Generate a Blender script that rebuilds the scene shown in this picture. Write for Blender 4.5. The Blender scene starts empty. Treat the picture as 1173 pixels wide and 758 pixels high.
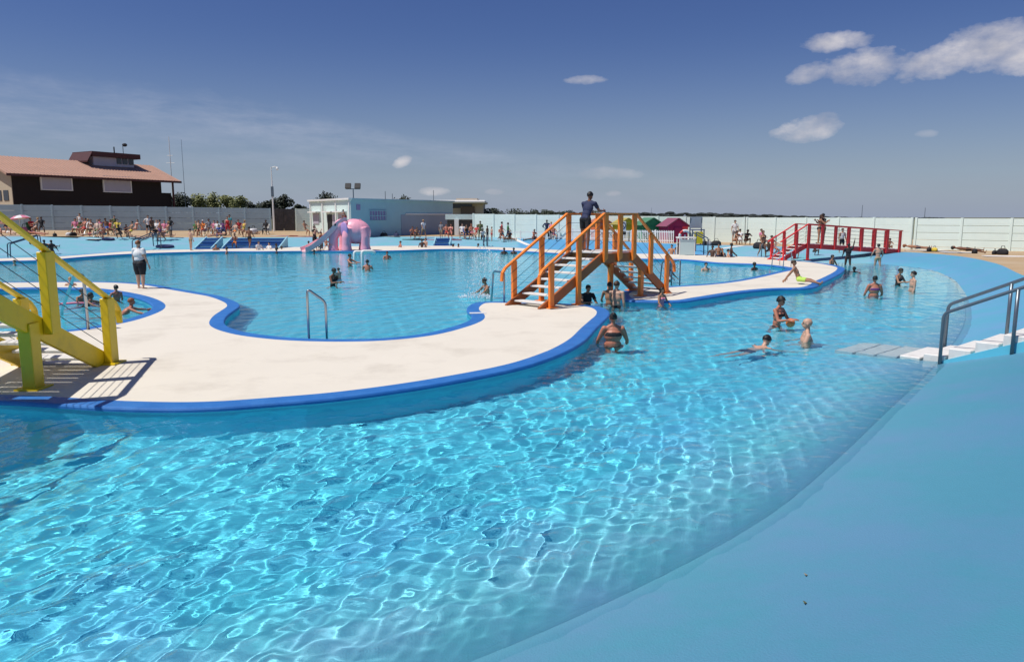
import bpy, bmesh, math, random
import numpy as np
from mathutils import Vector, Matrix, noise as mnoise
from mathutils.bvhtree import BVHTree
from mathutils.geometry import tessellate_polygon

random.seed(7)
S = bpy.context.scene
COL = S.collection
R = math.radians

# ------------------------------------------------------------------ camera
FPX, CX, CY, HOR, CAMZ = 850.0, 586.5, 379.0, 249.0, 2.4     # photograph 1173 x 758
PITCH = math.atan((CY - HOR) / FPX)
cam = bpy.data.cameras.new('camera')
cam_o = bpy.data.objects.new('camera', cam); COL.objects.link(cam_o)
cam.sensor_width = 36.0; cam.lens = FPX / 1173.0 * 36.0
cam.clip_start = 0.05; cam.clip_end = 9000
cam_o.location = (0, 0, CAMZ); cam_o.rotation_euler = (R(90) - PITCH, 0, 0)
S.camera = cam_o
S.render.resolution_x, S.render.resolution_y = 1024, 661

# ------------------------------------------------------------------ light
SUN_DIR = Vector((0.50, 0.20, -1.0)).normalized()             # the way the light travels
SUN_EL = math.asin(-SUN_DIR.z)
SUN_STRENGTH, SKY_STRENGTH, EXPOSURE = 4.4, 0.062, 0.0
sun = bpy.data.lights.new('sun', 'SUN'); sun.energy = SUN_STRENGTH; sun.angle = R(0.5); sun.color = (1.0, 0.955, 0.88)
sun.cycles.is_caustics_light = True
sun_o = bpy.data.objects.new('sun', sun); COL.objects.link(sun_o)
sun_o.rotation_euler = SUN_DIR.to_track_quat('-Z', 'Y').to_euler(); sun_o.location = (-30, -12, 60)
S.view_settings.view_transform = 'Standard'; S.view_settings.look = 'None'
S.view_settings.gamma = 1; S.view_settings.exposure = EXPOSURE; S.view_settings.use_curve_mapping = False
S.cycles.use_denoising = True
S.cycles.max_bounces = 10; S.cycles.transmission_bounces = 8; S.cycles.diffuse_bounces = 3; S.cycles.glossy_bounces = 4
S.cycles.sample_clamp_indirect = 6.0


def ray(px, py):
    """direction of the photograph's pixel in the world"""
    x = (px - CX) / FPX; y = (CY - py) / FPX
    c, s = math.cos(PITCH), math.sin(PITCH)
    return Vector((x, c + y * s, -s + y * c))


def P(px, py, z=0.0):
    d = ray(px, py); t = (z - CAMZ) / d.z
    return Vector((d.x * t, d.y * t, z))


def PD(px, py, D):
    d = ray(px, py); t = D / d.y
    return Vector((d.x * t, D, CAMZ + d.z * t))


# ------------------------------------------------------------------ world: clear sky, a few clouds and a veil of cirrus
W = bpy.data.worlds.new('World'); S.world = W; W.use_nodes = True
wt = W.node_tree; wl = wt.links


def wn(t, **kw):
    n = wt.nodes.new(t)
    for k, v in kw.items(): setattr(n, k, v)
    return n


def wmath(op, a, b=None, c=None, clamp=False):
    n = wn('ShaderNodeMath', operation=op, use_clamp=clamp)
    for i, v in enumerate((a, b, c)):
        if v is None: continue
        if isinstance(v, (int, float)): n.inputs[i].default_value = v
        else: wl.new(v, n.inputs[i])
    return n.outputs[0]


sky = wn('ShaderNodeTexSky', sky_type='NISHITA'); sky.sun_disc = False
sky.sun_elevation = SUN_EL; sky.sun_rotation = math.atan2(-SUN_DIR.x, -SUN_DIR.y)
sky.altitude = 0; sky.air_density = 1.0; sky.dust_density = 0.35; sky.ozone_density = 3.0
hsv = wn('ShaderNodeHueSaturation'); hsv.inputs['Hue'].default_value = 0.52; hsv.inputs['Saturation'].default_value = 1.22; hsv.inputs['Value'].default_value = 1.0
wl.new(sky.outputs[0], hsv.inputs['Color'])
tc = wn('ShaderNodeTexCoord')
sep = wn('ShaderNodeSeparateXYZ'); wl.new(tc.outputs['Generated'], sep.inputs[0])
AZ = wmath('ARCTAN2', sep.outputs[0], sep.outputs[1]); EL = wmath('ARCSINE', sep.outputs[2])
uv = wn('ShaderNodeCombineXYZ'); wl.new(AZ, uv.inputs[0]); wl.new(wmath('MULTIPLY', EL, 1.7), uv.inputs[1])
nz = wn('ShaderNodeTexNoise'); nz.inputs['Scale'].default_value = 30; nz.inputs['Detail'].default_value = 8; nz.inputs['Roughness'].default_value = 0.62
wl.new(uv.outputs[0], nz.inputs['Vector'])
NZ = wmath('SUBTRACT', nz.outputs[0], 0.5)
uv2 = wn('ShaderNodeCombineXYZ'); wl.new(wmath('ADD', AZ, wmath('MULTIPLY', EL, 1.2)), uv2.inputs[0]); wl.new(wmath('MULTIPLY', EL, 5.0), uv2.inputs[1])
nz2 = wn('ShaderNodeTexNoise'); nz2.inputs['Scale'].default_value = 7; nz2.inputs['Detail'].default_value = 9; nz2.inputs['Roughness'].default_value = 0.66
wl.new(uv2.outputs[0], nz2.inputs['Vector'])


def direction(px, py):
    d = ray(px, py).normalized()
    return math.atan2(d.x, d.y), math.asin(d.z)


def blob(px, py, w, h, rough=2.6, soft=0.9, tilt=0.0):
    rough *= 1.15; soft *= .62
    a0, e0 = direction(px, py)
    da = wmath('SUBTRACT', AZ, a0); de = wmath('SUBTRACT', wmath('SUBTRACT', EL, e0), wmath('MULTIPLY', da, tilt))
    u = wmath('DIVIDE', da, w / FPX); v = wmath('DIVIDE', de, h / FPX)
    r2 = wmath('ADD', wmath('MULTIPLY', u, u), wmath('MULTIPLY', v, v))
    m = wmath('ADD', wmath('SUBTRACT', 1.0, r2), wmath('MULTIPLY', NZ, rough))
    return wmath('MULTIPLY', m, soft, clamp=True)


clouds = [blob(1095, 66, 58, 16, 2.2, 1.1, .18), blob(1135, 52, 46, 22, 2.0, 1.2, .12), blob(1175, 60, 45, 20, 2, 1.1), blob(992, 76, 44, 18, 2.4, .9, .03),
          blob(958, 48, 34, 10, 2.6, .8), blob(928, 84, 24, 10, 2.6, .7, .2), blob(928, 148, 38, 13, 2.4, .85, .12), blob(672, 92, 24, 5, 2.6, .65),
          blob(461, 185, 11, 6, 2.2, .75, .3), blob(495, 219, 18, 5, 2.4, .7), blob(702, 222, 9, 3.5, 2.2, .6), blob(566, 220, 13, 4, 2.4, .5), blob(1062, 153, 10, 4, 2, .2), blob(696, 199, 40, 7, 2.6, .25)]
cm = clouds[0]
for c in clouds[1:]: cm = wmath('MAXIMUM', cm, c)
wisps = [blob(60, 135, 260, 42, 1.0, .8), blob(330, 150, 230, 24, 1.0, .9, -.16), blob(520, 176, 150, 14, 1.0, .7, -.1), blob(640, 200, 120, 18, 1.2, .5, -.05), blob(560, 225, 600, 26, .8, .35), blob(300, 185, 160, 15, 1.2, .5)]
wm = wisps[0]
for c in wisps[1:]: wm = wmath('MAXIMUM', wm, c)
streak = wmath('MULTIPLY', wmath('SUBTRACT', nz2.outputs[0], 0.36), 2.4, clamp=True)
wm = wmath('MULTIPLY', wmath('MULTIPLY', wm, streak), 1.0, clamp=True)
# haze at the horizon: a greyer band
band = wmath('POWER', wmath('SUBTRACT', 1.0, wmath('MULTIPLY', EL, 4.2), clamp=True), 2.0)
mixh = wn('ShaderNodeMix', data_type='RGBA'); wl.new(wmath('MULTIPLY', band, 0.85), mixh.inputs[0]); wl.new(hsv.outputs[0], mixh.inputs[6]); mixh.inputs[7].default_value = (4.9, 5.6, 7.0, 1)
mixw = wn('ShaderNodeMix', data_type='RGBA'); wl.new(wm, mixw.inputs[0]); wl.new(mixh.outputs[2], mixw.inputs[6]); mixw.inputs[7].default_value = (8.0, 8.3, 9.2, 1)
nz3 = wn('ShaderNodeTexNoise'); nz3.inputs['Scale'].default_value = 14; nz3.inputs['Detail'].default_value = 6
wl.new(uv.outputs[0], nz3.inputs['Vector'])
ccol = wn('ShaderNodeMix', data_type='RGBA'); wl.new(wmath('MULTIPLY', wmath('SUBTRACT', nz3.outputs[0], .35), 3.0, clamp=True), ccol.inputs[0]); ccol.inputs[6].default_value = (6.4, 6.4, 7.0, 1); ccol.inputs[7].default_value = (13.8, 12.4, 11.0, 1)
mixc = wn('ShaderNodeMix', data_type='RGBA'); wl.new(wmath('POWER', cm, 0.8), mixc.inputs[0]); wl.new(mixw.outputs[2], mixc.inputs[6]); wl.new(ccol.outputs[2], mixc.inputs[7])
tint = wn('ShaderNodeMix', data_type='RGBA', blend_type='MULTIPLY'); tint.inputs[0].default_value = 1; tint.inputs[7].default_value = (.97, 1.01, 1.12, 1); wl.new(mixc.outputs[2], tint.inputs[6])
bg = wt.nodes['Background']; wl.new(tint.outputs[2], bg.inputs[0]); bg.inputs[1].default_value = SKY_STRENGTH


# ------------------------------------------------------------------ materials
def srgb(r, g, b): return tuple(((c / 255) / 12.92 if c / 255 < .04045 else ((c / 255 + .055) / 1.055) ** 2.4) for c in (r, g, b))


MATS = {}


def mat(name, col, rough=0.6, var=0.12, scale=3.0, bump=0.0, bscale=40.0, metal=0.0, spec=0.5, grime=None, gscale=0.6, gamt=0.5, lo=.45, hi=.7):
    """painted / plain surface: base colour with large soft variation, optional patches of grime, fine bump"""
    if name in MATS: return MATS[name]
    m = bpy.data.materials.new(name); m.use_nodes = True; nt = m.node_tree; b = nt.nodes['Principled BSDF']
    L = nt.links
    tcn = nt.nodes.new('ShaderNodeTexCoord')
    n1 = nt.nodes.new('ShaderNodeTexNoise'); n1.inputs['Scale'].default_value = scale; n1.inputs['Detail'].default_value = 6; n1.inputs['Roughness'].default_value = .6
    L.new(tcn.outputs['Object'], n1.inputs['Vector'])
    mx = nt.nodes.new('ShaderNodeMix'); mx.data_type = 'RGBA'
    mx.inputs[6].default_value = (*[c * (1 - var) for c in col], 1); mx.inputs[7].default_value = (*[min(1, c * (1 + var)) for c in col], 1)
    L.new(n1.outputs[0], mx.inputs[0]); out = mx.outputs[2]
    if grime:
        n2 = nt.nodes.new('ShaderNodeTexNoise'); n2.inputs['Scale'].default_value = gscale; n2.inputs['Detail'].default_value = 9; n2.inputs['Roughness'].default_value = .68
        L.new(tcn.outputs['Object'], n2.inputs['Vector'])
        mr = nt.nodes.new('ShaderNodeMapRange'); mr.inputs[1].default_value = lo; mr.inputs[2].default_value = hi; mr.inputs[4].default_value = gamt
        L.new(n2.outputs[0], mr.inputs[0])
        m2 = nt.nodes.new('ShaderNodeMix'); m2.data_type = 'RGBA'; L.new(mr.outputs[0], m2.inputs[0]); L.new(out, m2.inputs[6]); m2.inputs[7].default_value = (*grime, 1)
        out = m2.outputs[2]
    L.new(out, b.inputs['Base Color'])
    b.inputs['Roughness'].default_value = rough; b.inputs['Metallic'].default_value = metal; b.inputs['Specular IOR Level'].default_value = spec
    if bump:
        n3 = nt.nodes.new('ShaderNodeTexNoise'); n3.inputs['Scale'].default_value = bscale; n3.inputs['Detail'].default_value = 5
        L.new(tcn.outputs['Object'], n3.inputs['Vector'])
        bp = nt.nodes.new('ShaderNodeBump'); bp.inputs['Strength'].default_value = bump; bp.inputs['Distance'].default_value = .02
        L.new(n3.outputs[0], bp.inputs['Height']); L.new(bp.outputs[0], b.inputs['Normal'])
    MATS[name] = m
    return m


M_DECK = mat('white_deck', (.73, .675, .57), .75, .05, .8, .25, 60, grime=(.52, .465, .38), gscale=.7, gamt=.75, lo=.5, hi=.76)
M_BORDER = mat('blue_border', (.024, .155, .47), .5, .15, 2, .15, 30, grime=(.06, .24, .6), gscale=2.5, gamt=.6)
M_WALLBLUE = mat('pool_wall_paint', (.11, .50, .66), .6, .12, 2)
M_FLOOR = mat('pool_floor_paint', (.125, .66, .80), .7, .08, .5, grime=(.08, .57, .74), gscale=.25, gamt=.6)
PAINT = [np.array((.064, .258, .368)), np.array((.17, .455, .54)), np.array((.070, .33, .56)), np.array((.088, .345, .50)), np.array((.125, .65, .79)), np.array((.23, .61, .69))]   # bank near, turquoise, blue ramp, right, under water
M_BANK = mat('bank_paint', (1, 1, 1), .72, .09, 7, .3, 70, grime=(1.34, .90, 1.02), gscale=.6, gamt=.95, lo=.42, hi=.62)
_nt = M_BANK.node_tree; _b = _nt.nodes['Principled BSDF']; _at = _nt.nodes.new('ShaderNodeAttribute'); _at.attribute_name = 'paint'
_mx = _nt.nodes.new('ShaderNodeMix'); _mx.data_type = 'RGBA'; _mx.blend_type = 'MULTIPLY'; _mx.inputs[0].default_value = 1
_nt.links.new(_b.inputs['Base Color'].links[0].from_socket, _mx.inputs[7]); _nt.links.new(_at.outputs['Color'], _mx.inputs[6]); _nt.links.new(_mx.outputs[2], _b.inputs['Base Color'])
M_SAND = mat('sand', (.44, .31, .175), .95, .12, .6, .3, 60, grime=(.50, .40, .27), gscale=.3, gamt=.7)
M_GROUND = mat('dry_ground', (.13, .13, .06), .95, .3, .02)
M_WHITEPAINT = mat('white_paint', (.78, .77, .74), .5, .05, 3)
M_STEEL = mat('steel_tube', (.42, .43, .45), .28, .1, 5, metal=1.0)
M_GREYTUBE = mat('grey_tube', (.16, .19, .22), .35, .1, 5, metal=.6)
M_YELLOW = mat('yellow_paint', (.80, .56, .008), .42, .08, 3, .08, 25, grime=(.42, .30, .02), gscale=3, gamt=.45, lo=.52, hi=.75)
M_ORANGE = mat('orange_paint', (.98, .25, .03), .45, .08, 3, .08, 25, grime=(.45, .12, .02), gscale=2.5, gamt=.5, lo=.52, hi=.75)
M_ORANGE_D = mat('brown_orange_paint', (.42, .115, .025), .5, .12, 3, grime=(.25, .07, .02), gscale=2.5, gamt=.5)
M_RED = mat('red_paint', (.88, .045, .045), .45, .08, 3, grime=(.3, .02, .02), gscale=2.5, gamt=.4)
M_WIRE = mat('dark_wire', (.06, .09, .14), .4, .1, 3, metal=.5)
M_TREAD = mat('white_tread', (.74, .72, .68), .6, .06, 4, grime=(.45, .42, .38), gscale=5, gamt=.5, lo=.5, hi=.75)


# ------------------------------------------------------------------ helpers
def tag(o, label=None, cat=None, group=None, kind=None):
    if label: o['label'] = label
    if cat: o['category'] = cat
    if group: o['group'] = group
    if kind: o['kind'] = kind
    return o


def empty(name, loc=(0, 0, 0), rz=0.0):
    o = bpy.data.objects.new(name, None); o.empty_display_size = .2
    COL.objects.link(o); o.location = loc; o.rotation_euler = (0, 0, rz)
    return o


def link_mesh(name, me, m, parent=None, smooth=False):
    ms = m if isinstance(m, (list, tuple)) else [m]
    for x in ms: me.materials.append(x)
    if smooth: me.shade_smooth()
    o = bpy.data.objects.new(name, me); COL.objects.link(o)
    o.cycles.is_caustics_receiver = True
    if parent is not None: o.parent = parent
    return o


class MB:
    """collects simple shapes; build() links them as one mesh object"""
    def __init__(self): self.v = []; self.f = []; self.mi = []

    def add(self, vs, fs, mi=0):
        n = len(self.v); self.v += [tuple(v) for v in vs]
        for f in fs: self.f.append(tuple(i + n for i in f)); self.mi.append(mi)
        return self

    def box(self, c, s, rz=0.0, mi=0, M=None):
        hx, hy, hz = s[0] / 2, s[1] / 2, s[2] / 2
        vs = [Vector((x, y, z)) for x in (-hx, hx) for y in (-hy, hy) for z in (-hz, hz)]
        rot = M if M is not None else Matrix.Rotation(rz, 3, 'Z')
        vs = [rot @ v + Vector(c) for v in vs]
        return self.add(vs, [(0, 1, 3, 2), (4, 6, 7, 5), (0, 4, 5, 1), (2, 3, 7, 6), (0, 2, 6, 4), (1, 5, 7, 3)], mi)

    def beam(self, a, b, w, h, up=(0, 0, 1), mi=0):
        """box between two points; h along up, w across"""
        a = Vector(a); b = Vector(b); d = (b - a); L = d.length; d.normalize()
        up = Vector(up); s = d.cross(up)
        if s.length < 1e-4: s = d.cross(Vector((1, 0, 0)))
        s.normalize(); u = s.cross(d)
        M = Matrix((d, s, u)).transposed()
        return self.box((a + b) / 2, (L, w, h), M=M, mi=mi)

    def tube(self, pts, r, n=8, cap=True, mi=0):
        pts = [Vector(p) for p in pts]; rings = []; ref = None
        rr = r if isinstance(r, (list, tuple)) else [r] * len(pts)
        vs = []; fs = []
        for i, p in enumerate(pts):
            d = (pts[min(i + 1, len(pts) - 1)] - pts[max(i - 1, 0)]).normalized()
            if ref is None:
                ref = d.orthogonal().normalized()
            ref = (ref - d * ref.dot(d))
            if ref.length < 1e-5: ref = d.orthogonal()
            ref.normalize(); b = d.cross(ref)
            for k in range(n):
                a = 2 * math.pi * k / n; vs.append(p + (ref * math.cos(a) + b * math.sin(a)) * rr[i])
        for i in range(len(pts) - 1):
            for k in range(n):
                k2 = (k + 1) % n; fs.append((i * n + k, i * n + k2, (i + 1) * n + k2, (i + 1) * n + k))
        if cap:
            fs.append(tuple(range(n))[::-1]); fs.append(tuple((len(pts) - 1) * n + k for k in range(n)))
        return self.add(vs, fs, mi)

    def ell(self, c, ax, nu=10, nv=7, mi=0, jit=0.0):
        """ellipsoid: centre and three axis vectors"""
        c = Vector(c); ax = [Vector(a) for a in ax]; vs = [c + ax[2]]; fs = []
        for j in range(1, nv):
            t = math.pi * j / nv
            for k in range(nu):
                p = 2 * math.pi * k / nu; q = 1 + random.uniform(-jit, jit)
                vs.append(c + (ax[0] * (math.sin(t) * math.cos(p)) + ax[1] * (math.sin(t) * math.sin(p)) + ax[2] * math.cos(t)) * q)
        vs.append(c - ax[2]); e = len(vs) - 1
        for k in range(nu): fs.append((0, 1 + k, 1 + (k + 1) % nu)); fs.append((e, e - nu + (k + 1) % nu, e - nu + k))
        for j in range(nv - 2):
            for k in range(nu):
                a = 1 + j * nu + k; b = 1 + j * nu + (k + 1) % nu; fs.append((a, a + nu, b + nu, b))
        return self.add(vs, fs, mi)

    def lathe(self, c, prof, n=16, mi=0):
        c = Vector(c); vs = []; fs = []
        for r, z in prof:
            for k in range(n):
                a = 2 * math.pi * k / n; vs.append(c + Vector((r * math.cos(a), r * math.sin(a), z)))
        for i in range(len(prof) - 1):
            for k in range(n):
                k2 = (k + 1) % n; fs.append((i * n + k, i * n + k2, (i + 1) * n + k2, (i + 1) * n + k))
        fs.append(tuple(range(n))[::-1]); fs.append(tuple((len(prof) - 1) * n + k for k in range(n)))
        return self.add(vs, fs, mi)

    def prism(self, poly, d, mi=0):
        """polygon (3-D points in a plane) pushed along vector d"""
        poly = [Vector(p) for p in poly]; d = Vector(d); n = len(poly)
        vs = poly + [p + d for p in poly]
        fs = [tuple(range(n))[::-1], tuple(range(n, 2 * n))] + [(i, (i + 1) % n, n + (i + 1) % n, n + i) for i in range(n)]
        return self.add(vs, fs, mi)

    def mesh(self, name='mesh'):
        me = bpy.data.meshes.new(name); me.from_pydata(self.v, [], self.f)
        if any(self.mi): me.polygons.foreach_set('material_index', self.mi)
        bm = bmesh.new(); bm.from_mesh(me); bmesh.ops.recalc_face_normals(bm, faces=bm.faces); bm.to_mesh(me); bm.free()
        return me

    def build(self, name, m, parent=None, bevel=0.0, smooth=False):
        me = self.mesh(name)
        if bevel:
            bm = bmesh.new(); bm.from_mesh(me)
            es = [e for e in bm.edges if len(e.link_faces) == 2 and e.calc_face_angle(0) > .6]
            bmesh.ops.bevel(bm, geom=es, offset=bevel, segments=1, affect='EDGES', clamp_overlap=True)
            bm.to_mesh(me); bm.free()
        return link_mesh(name, me, m, parent, smooth)


def catmull(pts, per=6, closed=True):
    """smooth curve through points (vectors of any length)"""
    P_ = [np.array(p, float) for p in pts]; n = len(P_); out = []
    rng = range(n) if closed else range(n - 1)
    for i in rng:
        p0 = P_[(i - 1) % n] if closed else P_[max(i - 1, 0)]; p1 = P_[i]; p2 = P_[(i + 1) % n]; p3 = P_[(i + 2) % n] if closed else P_[min(i + 2, n - 1)]
        t0 = 0; t1 = t0 + max(1e-6, np.linalg.norm((p1 - p0)[:2])) ** .5; t2 = t1 + max(1e-6, np.linalg.norm((p2 - p1)[:2])) ** .5; t3 = t2 + max(1e-6, np.linalg.norm((p3 - p2)[:2])) ** .5
        for k in range(per):
            t = t1 + (t2 - t1) * k / per
            A1 = p0 * (t1 - t) / (t1 - t0) + p1 * (t - t0) / (t1 - t0) if t1 - t0 > 2e-3 else p1
            A2 = p1 * (t2 - t) / (t2 - t1) + p2 * (t - t1) / (t2 - t1)
            A3 = p2 * (t3 - t) / (t3 - t2) + p3 * (t - t2) / (t3 - t2) if t3 - t2 > 2e-3 else p2
            B1 = A1 * (t2 - t) / (t2 - t0) + A2 * (t - t0) / (t2 - t0); B2 = A2 * (t3 - t) / (t3 - t1) + A3 * (t - t1) / (t3 - t1)
            out.append(B1 * (t2 - t) / (t2 - t1) + B2 * (t - t1) / (t2 - t1))
    if not closed: out.append(P_[-1])
    return np.array(out)


def grid_mesh(name, V, F, mi=None):
    V = np.asarray(V, np.float32); F = np.asarray(F, np.int32)
    me = bpy.data.meshes.new(name); me.vertices.add(len(V)); me.vertices.foreach_set('co', V.ravel())
    k = F.shape[1]; me.loops.add(F.size); me.loops.foreach_set('vertex_index', F.ravel())
    me.polygons.add(len(F)); me.polygons.foreach_set('loop_start', np.arange(len(F)) * k); me.polygons.foreach_set('loop_total', np.full(len(F), k))
    if mi is not None: me.polygons.foreach_set('material_index', np.asarray(mi, np.int32))
    me.update(); me.validate()
    return me


# ------------------------------------------------------------------ terrain: the sloping painted bank round the pool, the sand above it, the ground beyond
WZ, FZ = -0.12, -1.06
WATER_BUMP = 0.010


def wp(px, py): p = P(px, py, WZ); return (p.x, p.y)


def rp(px, py, z): p = P(px, py, z); return (p.x, p.y, z)


def dd(px, D, z=None):
    x = (px - CX) / FPX * D
    return (x, D) if z is None else (x, D, z)


#  waterline, rim (x, y, z), paint slot (0 near, 1 turquoise, 2 blue ramp, 3 right), far edge of the sand z
ST = [
    ((-44, 25), (-49, 25, .95), 1, 1.3), ((-43, 35), (-48, 38, 1.0), 1, 1.3), ((-38.5, 44), (-43, 48, 1.0), 1, 1.3),
    (dd(0, 49.5), rp(0, 271, .95), 1, 1.25), (dd(110, 53.5), rp(110, 271.5, .85), 1, 1.2), (dd(220, 57), rp(220, 272, .75), 1, 1.1), (dd(340, 61), rp(340, 271.8, .70), 1, 1.0),
    (dd(450, 63), rp(450, 271, .62), 1, .85), (dd(560, 63), rp(560, 271.3, .55), 1, .75), (dd(597, 62), rp(597, 271.8, .52), 2, .7), (dd(660, 57), rp(660, 274, .48), 2, .65),
    (dd(760, 50.5), rp(760, 278.8, .45), 2, .6), (dd(812, 47.5), rp(812, 280.3, .42), 1, .5), (dd(880, 44.5), rp(880, 282, .40), 1, .45), (dd(950, 42), rp(950, 284.6, .37), 1, .42),
    (wp(1003, 302), rp(1003, 287.5, .35), 3, .40), (wp(1054, 307), rp(1050, 289.3, .35), 3, .40), (wp(1087, 317), rp(1095, 293, .38), 3, .42), (wp(1103, 332), rp(1140, 301.5, .45), 3, .5),
    (wp(1112, 352), rp(1180, 318, .50), 3, .55), (wp(1112, 372), (14.2, 17.6, .58), 3, .6), (wp(1098, 398), (10.7, 13.0, .66), 0, .7), (wp(1076, 425), (9.2, 10.5, .71), 0, .75), (wp(1030, 470), (7.2, 7.7, .70), 0, .75),
    (wp(970, 530), (5.9, 5.1, .70), 0, .75), (wp(900, 590), (4.8, 3.9, .70), 0, .75), (wp(800, 650), (3.7, 2.8, .70), 0, .75), (wp(570, 758), (2.05, 1.5, .68), 0, .7),
    ((-2.0, 2.75), (0.1, .25, .66), 0, .7), ((-5, 1.2), (-3.4, -1.6, .66), 0, .7), ((-10, -.4), (-9, -3.6, .68), 0, .7), ((-20, -1), (-20.5, -4.5, .7), 0, .8), ((-32, 3), (-35, .5, .8), 1, 1.0), ((-40, 13), (-45, 12, .9), 1, 1.2)]
PER = 6
Wc = catmull([s[0] for s in ST], PER); Rc = catmull([s[1] for s in ST], PER)
Sz = catmull([(i, s[3]) for i, s in enumerate(ST)], PER)[:, 1]
slot = np.repeat([s[2] for s in ST], PER)
n = len(Wc)
out = Rc[:, :2] - Wc; out /= np.linalg.norm(out, axis=1)[:, None]
cen = np.array([-6, 24.0]); rad = Rc[:, :2] - cen; rad /= np.linalg.norm(rad, axis=1)[:, None]
o2 = out * .5 + rad * .5; o2 /= np.linalg.norm(o2, axis=1)[:, None]
rows = [np.c_[Wc - out * 3.6, np.full(n, FZ - .03)], np.c_[Wc - out * 2.2, np.full(n, -.76)], np.c_[Wc - out * 0.9, np.full(n, -.36)], np.c_[Wc, np.full(n, WZ)],
        np.c_[Wc * .55 + Rc[:, :2] * .45, WZ + (Rc[:, 2] - WZ) * .44], np.c_[Wc * .12 + Rc[:, :2] * .88, WZ + (Rc[:, 2] - WZ) * .90], Rc]


def loft(rows, m_from, under=0):
    V = np.concatenate(rows); F = []; mi = []
    for r in range(len(rows) - 1):
        for i in range(n):
            j = (i + 1) % n; F.append((r * n + i, r * n + j, (r + 1) * n + j, (r + 1) * n + i)); mi.append(4 if r < under else m_from[i])
    return V, np.array(F), mi


V, F, mi = loft(rows, slot)
bank_me = grid_mesh('pool_bank', V, F)
pc = np.array([PAINT[k] for k in slot]); pa = np.concatenate([np.tile(PAINT[4], (n, 1)), np.tile(PAINT[4], (n, 1)), np.tile(PAINT[5], (n, 1)), pc * .9 + PAINT[5] * .1, pc, pc, pc])
ca = bank_me.color_attributes.new('paint', 'FLOAT_COLOR', 'POINT'); ca.data.foreach_set('color', np.c_[pa, np.ones(len(pa))].astype(np.float32).ravel())
bank = link_mesh('pool_bank', bank_me, M_BANK, smooth=True); tag(bank, kind='structure')
rows_s = [Rc, np.c_[Rc[:, :2] + o2 * 5, Rc[:, 2] * .6 + Sz * .4], np.c_[Rc[:, :2] + o2 * 12, Sz], np.c_[Rc[:, :2] + o2 * 26, Sz]]
Vs, Fs, _ = loft(rows_s, slot)
sand = link_mesh('sand_terrace', grid_mesh('sand_terrace', Vs, Fs), M_SAND, smooth=True); tag(sand, kind='structure')
rows_g = [np.c_[Rc[:, :2] + o2 * 25.5, Sz - .02], np.c_[Rc[:, :2] + rad * 120, np.full(n, .5)], np.c_[Rc[:, :2] + rad * 900, np.full(n, .3)], np.c_[Rc[:, :2] + rad * 6000, np.full(n, .2)]]
Vg, Fg, _ = loft(rows_g, slot)
ground = link_mesh('ground', grid_mesh('ground', Vg, Fg), M_GROUND, smooth=True); tag(ground, kind='structure')
mb = MB().add([(-60, -12, FZ), (60, -12, FZ), (60, 80, FZ), (-60, 80, FZ)], [(0, 1, 2, 3)])
floor_o = tag(mb.build('pool_floor', M_FLOOR), kind='structure')

# ------------------------------------------------------------------ the white islands with their blue borders
def outline(px, per=5): return catmull([P(a, b, 0)[:2] for a, b in px], per)


def resample(c, step):
    d = np.r_[0, np.cumsum(np.linalg.norm(np.roll(c, -1, 0) - c, axis=1))]; m_ = max(12, int(d[-1] / step))
    t = np.linspace(0, d[-1], m_, endpoint=False); cc = np.r_[c, c[:1]]
    return np.c_[np.interp(t, d, cc[:, 0]), np.interp(t, d, cc[:, 1])]


def area(c): return .5 * np.sum(c[:, 0] * np.roll(c[:, 1], -1) - np.roll(c[:, 0], -1) * c[:, 1])


def offset(c, d):
    """moved to the left of travel by d"""
    t = np.roll(c, -1, 0) - np.roll(c, 1, 0); t /= np.linalg.norm(t, axis=1)[:, None]
    for _ in range(2): t = (np.roll(t, 1, 0) + t * 2 + np.roll(t, -1, 0)); t /= np.linalg.norm(t, axis=1)[:, None]
    return c + np.c_[-t[:, 1], t[:, 0]] * d


def island(name, outer, holes, bw=.33):
    """outer: solid's edge; holes: water edges. White top, blue border, rolled edge and wall down to the floor"""
    loops = []
    for c, hole in [(outer, 0)] + [(h, 1) for h in holes]:
        if (area(c) < 0) != bool(hole): c = c[::-1]       # solid always on the left
        loops.append(c)
    V = []; F = []; mi = []
    inner = [offset(c, bw) for c in loops]
    polys = [[Vector((p[0], p[1], 0)) for p in c] for c in inner]
    base = [p for poly in polys for p in poly]
    for t in tessellate_polygon(polys): F.append(tuple(t)); mi.append(0)
    V += [tuple(p) for p in base]; st = 0
    for c, ic in zip(loops, inner):
        m_ = len(c); ring = [range(st, st + m_)]; st += m_
        for off, z in ((.035, .002), (.012, -.006), (0, -.028), (.0, -.06), (.022, -.085), (.022, FZ - .05)):
            cc = offset(c, off); b0 = len(V); V += [(p[0], p[1], z) for p in cc]; ring.append(range(b0, b0 + m_))
        for k in range(len(ring) - 1):
            for i in range(m_):
                j = (i + 1) % m_; F.append((ring[k][i], ring[k][j], ring[k + 1][j], ring[k + 1][i])); mi.append(1 if k < 4 else 2)
    me = bpy.data.meshes.new(name); me.from_pydata(V, [], F); me.polygons.foreach_set('material_index', mi)
    bm = bmesh.new(); bm.from_mesh(me); bmesh.ops.recalc_face_normals(bm, faces=bm.faces); bm.to_mesh(me); bm.free()
    o = link_mesh(name, me, [M_DECK, M_BORDER, M_WALLBLUE]); tag(o, kind='structure')
    return o


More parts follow.
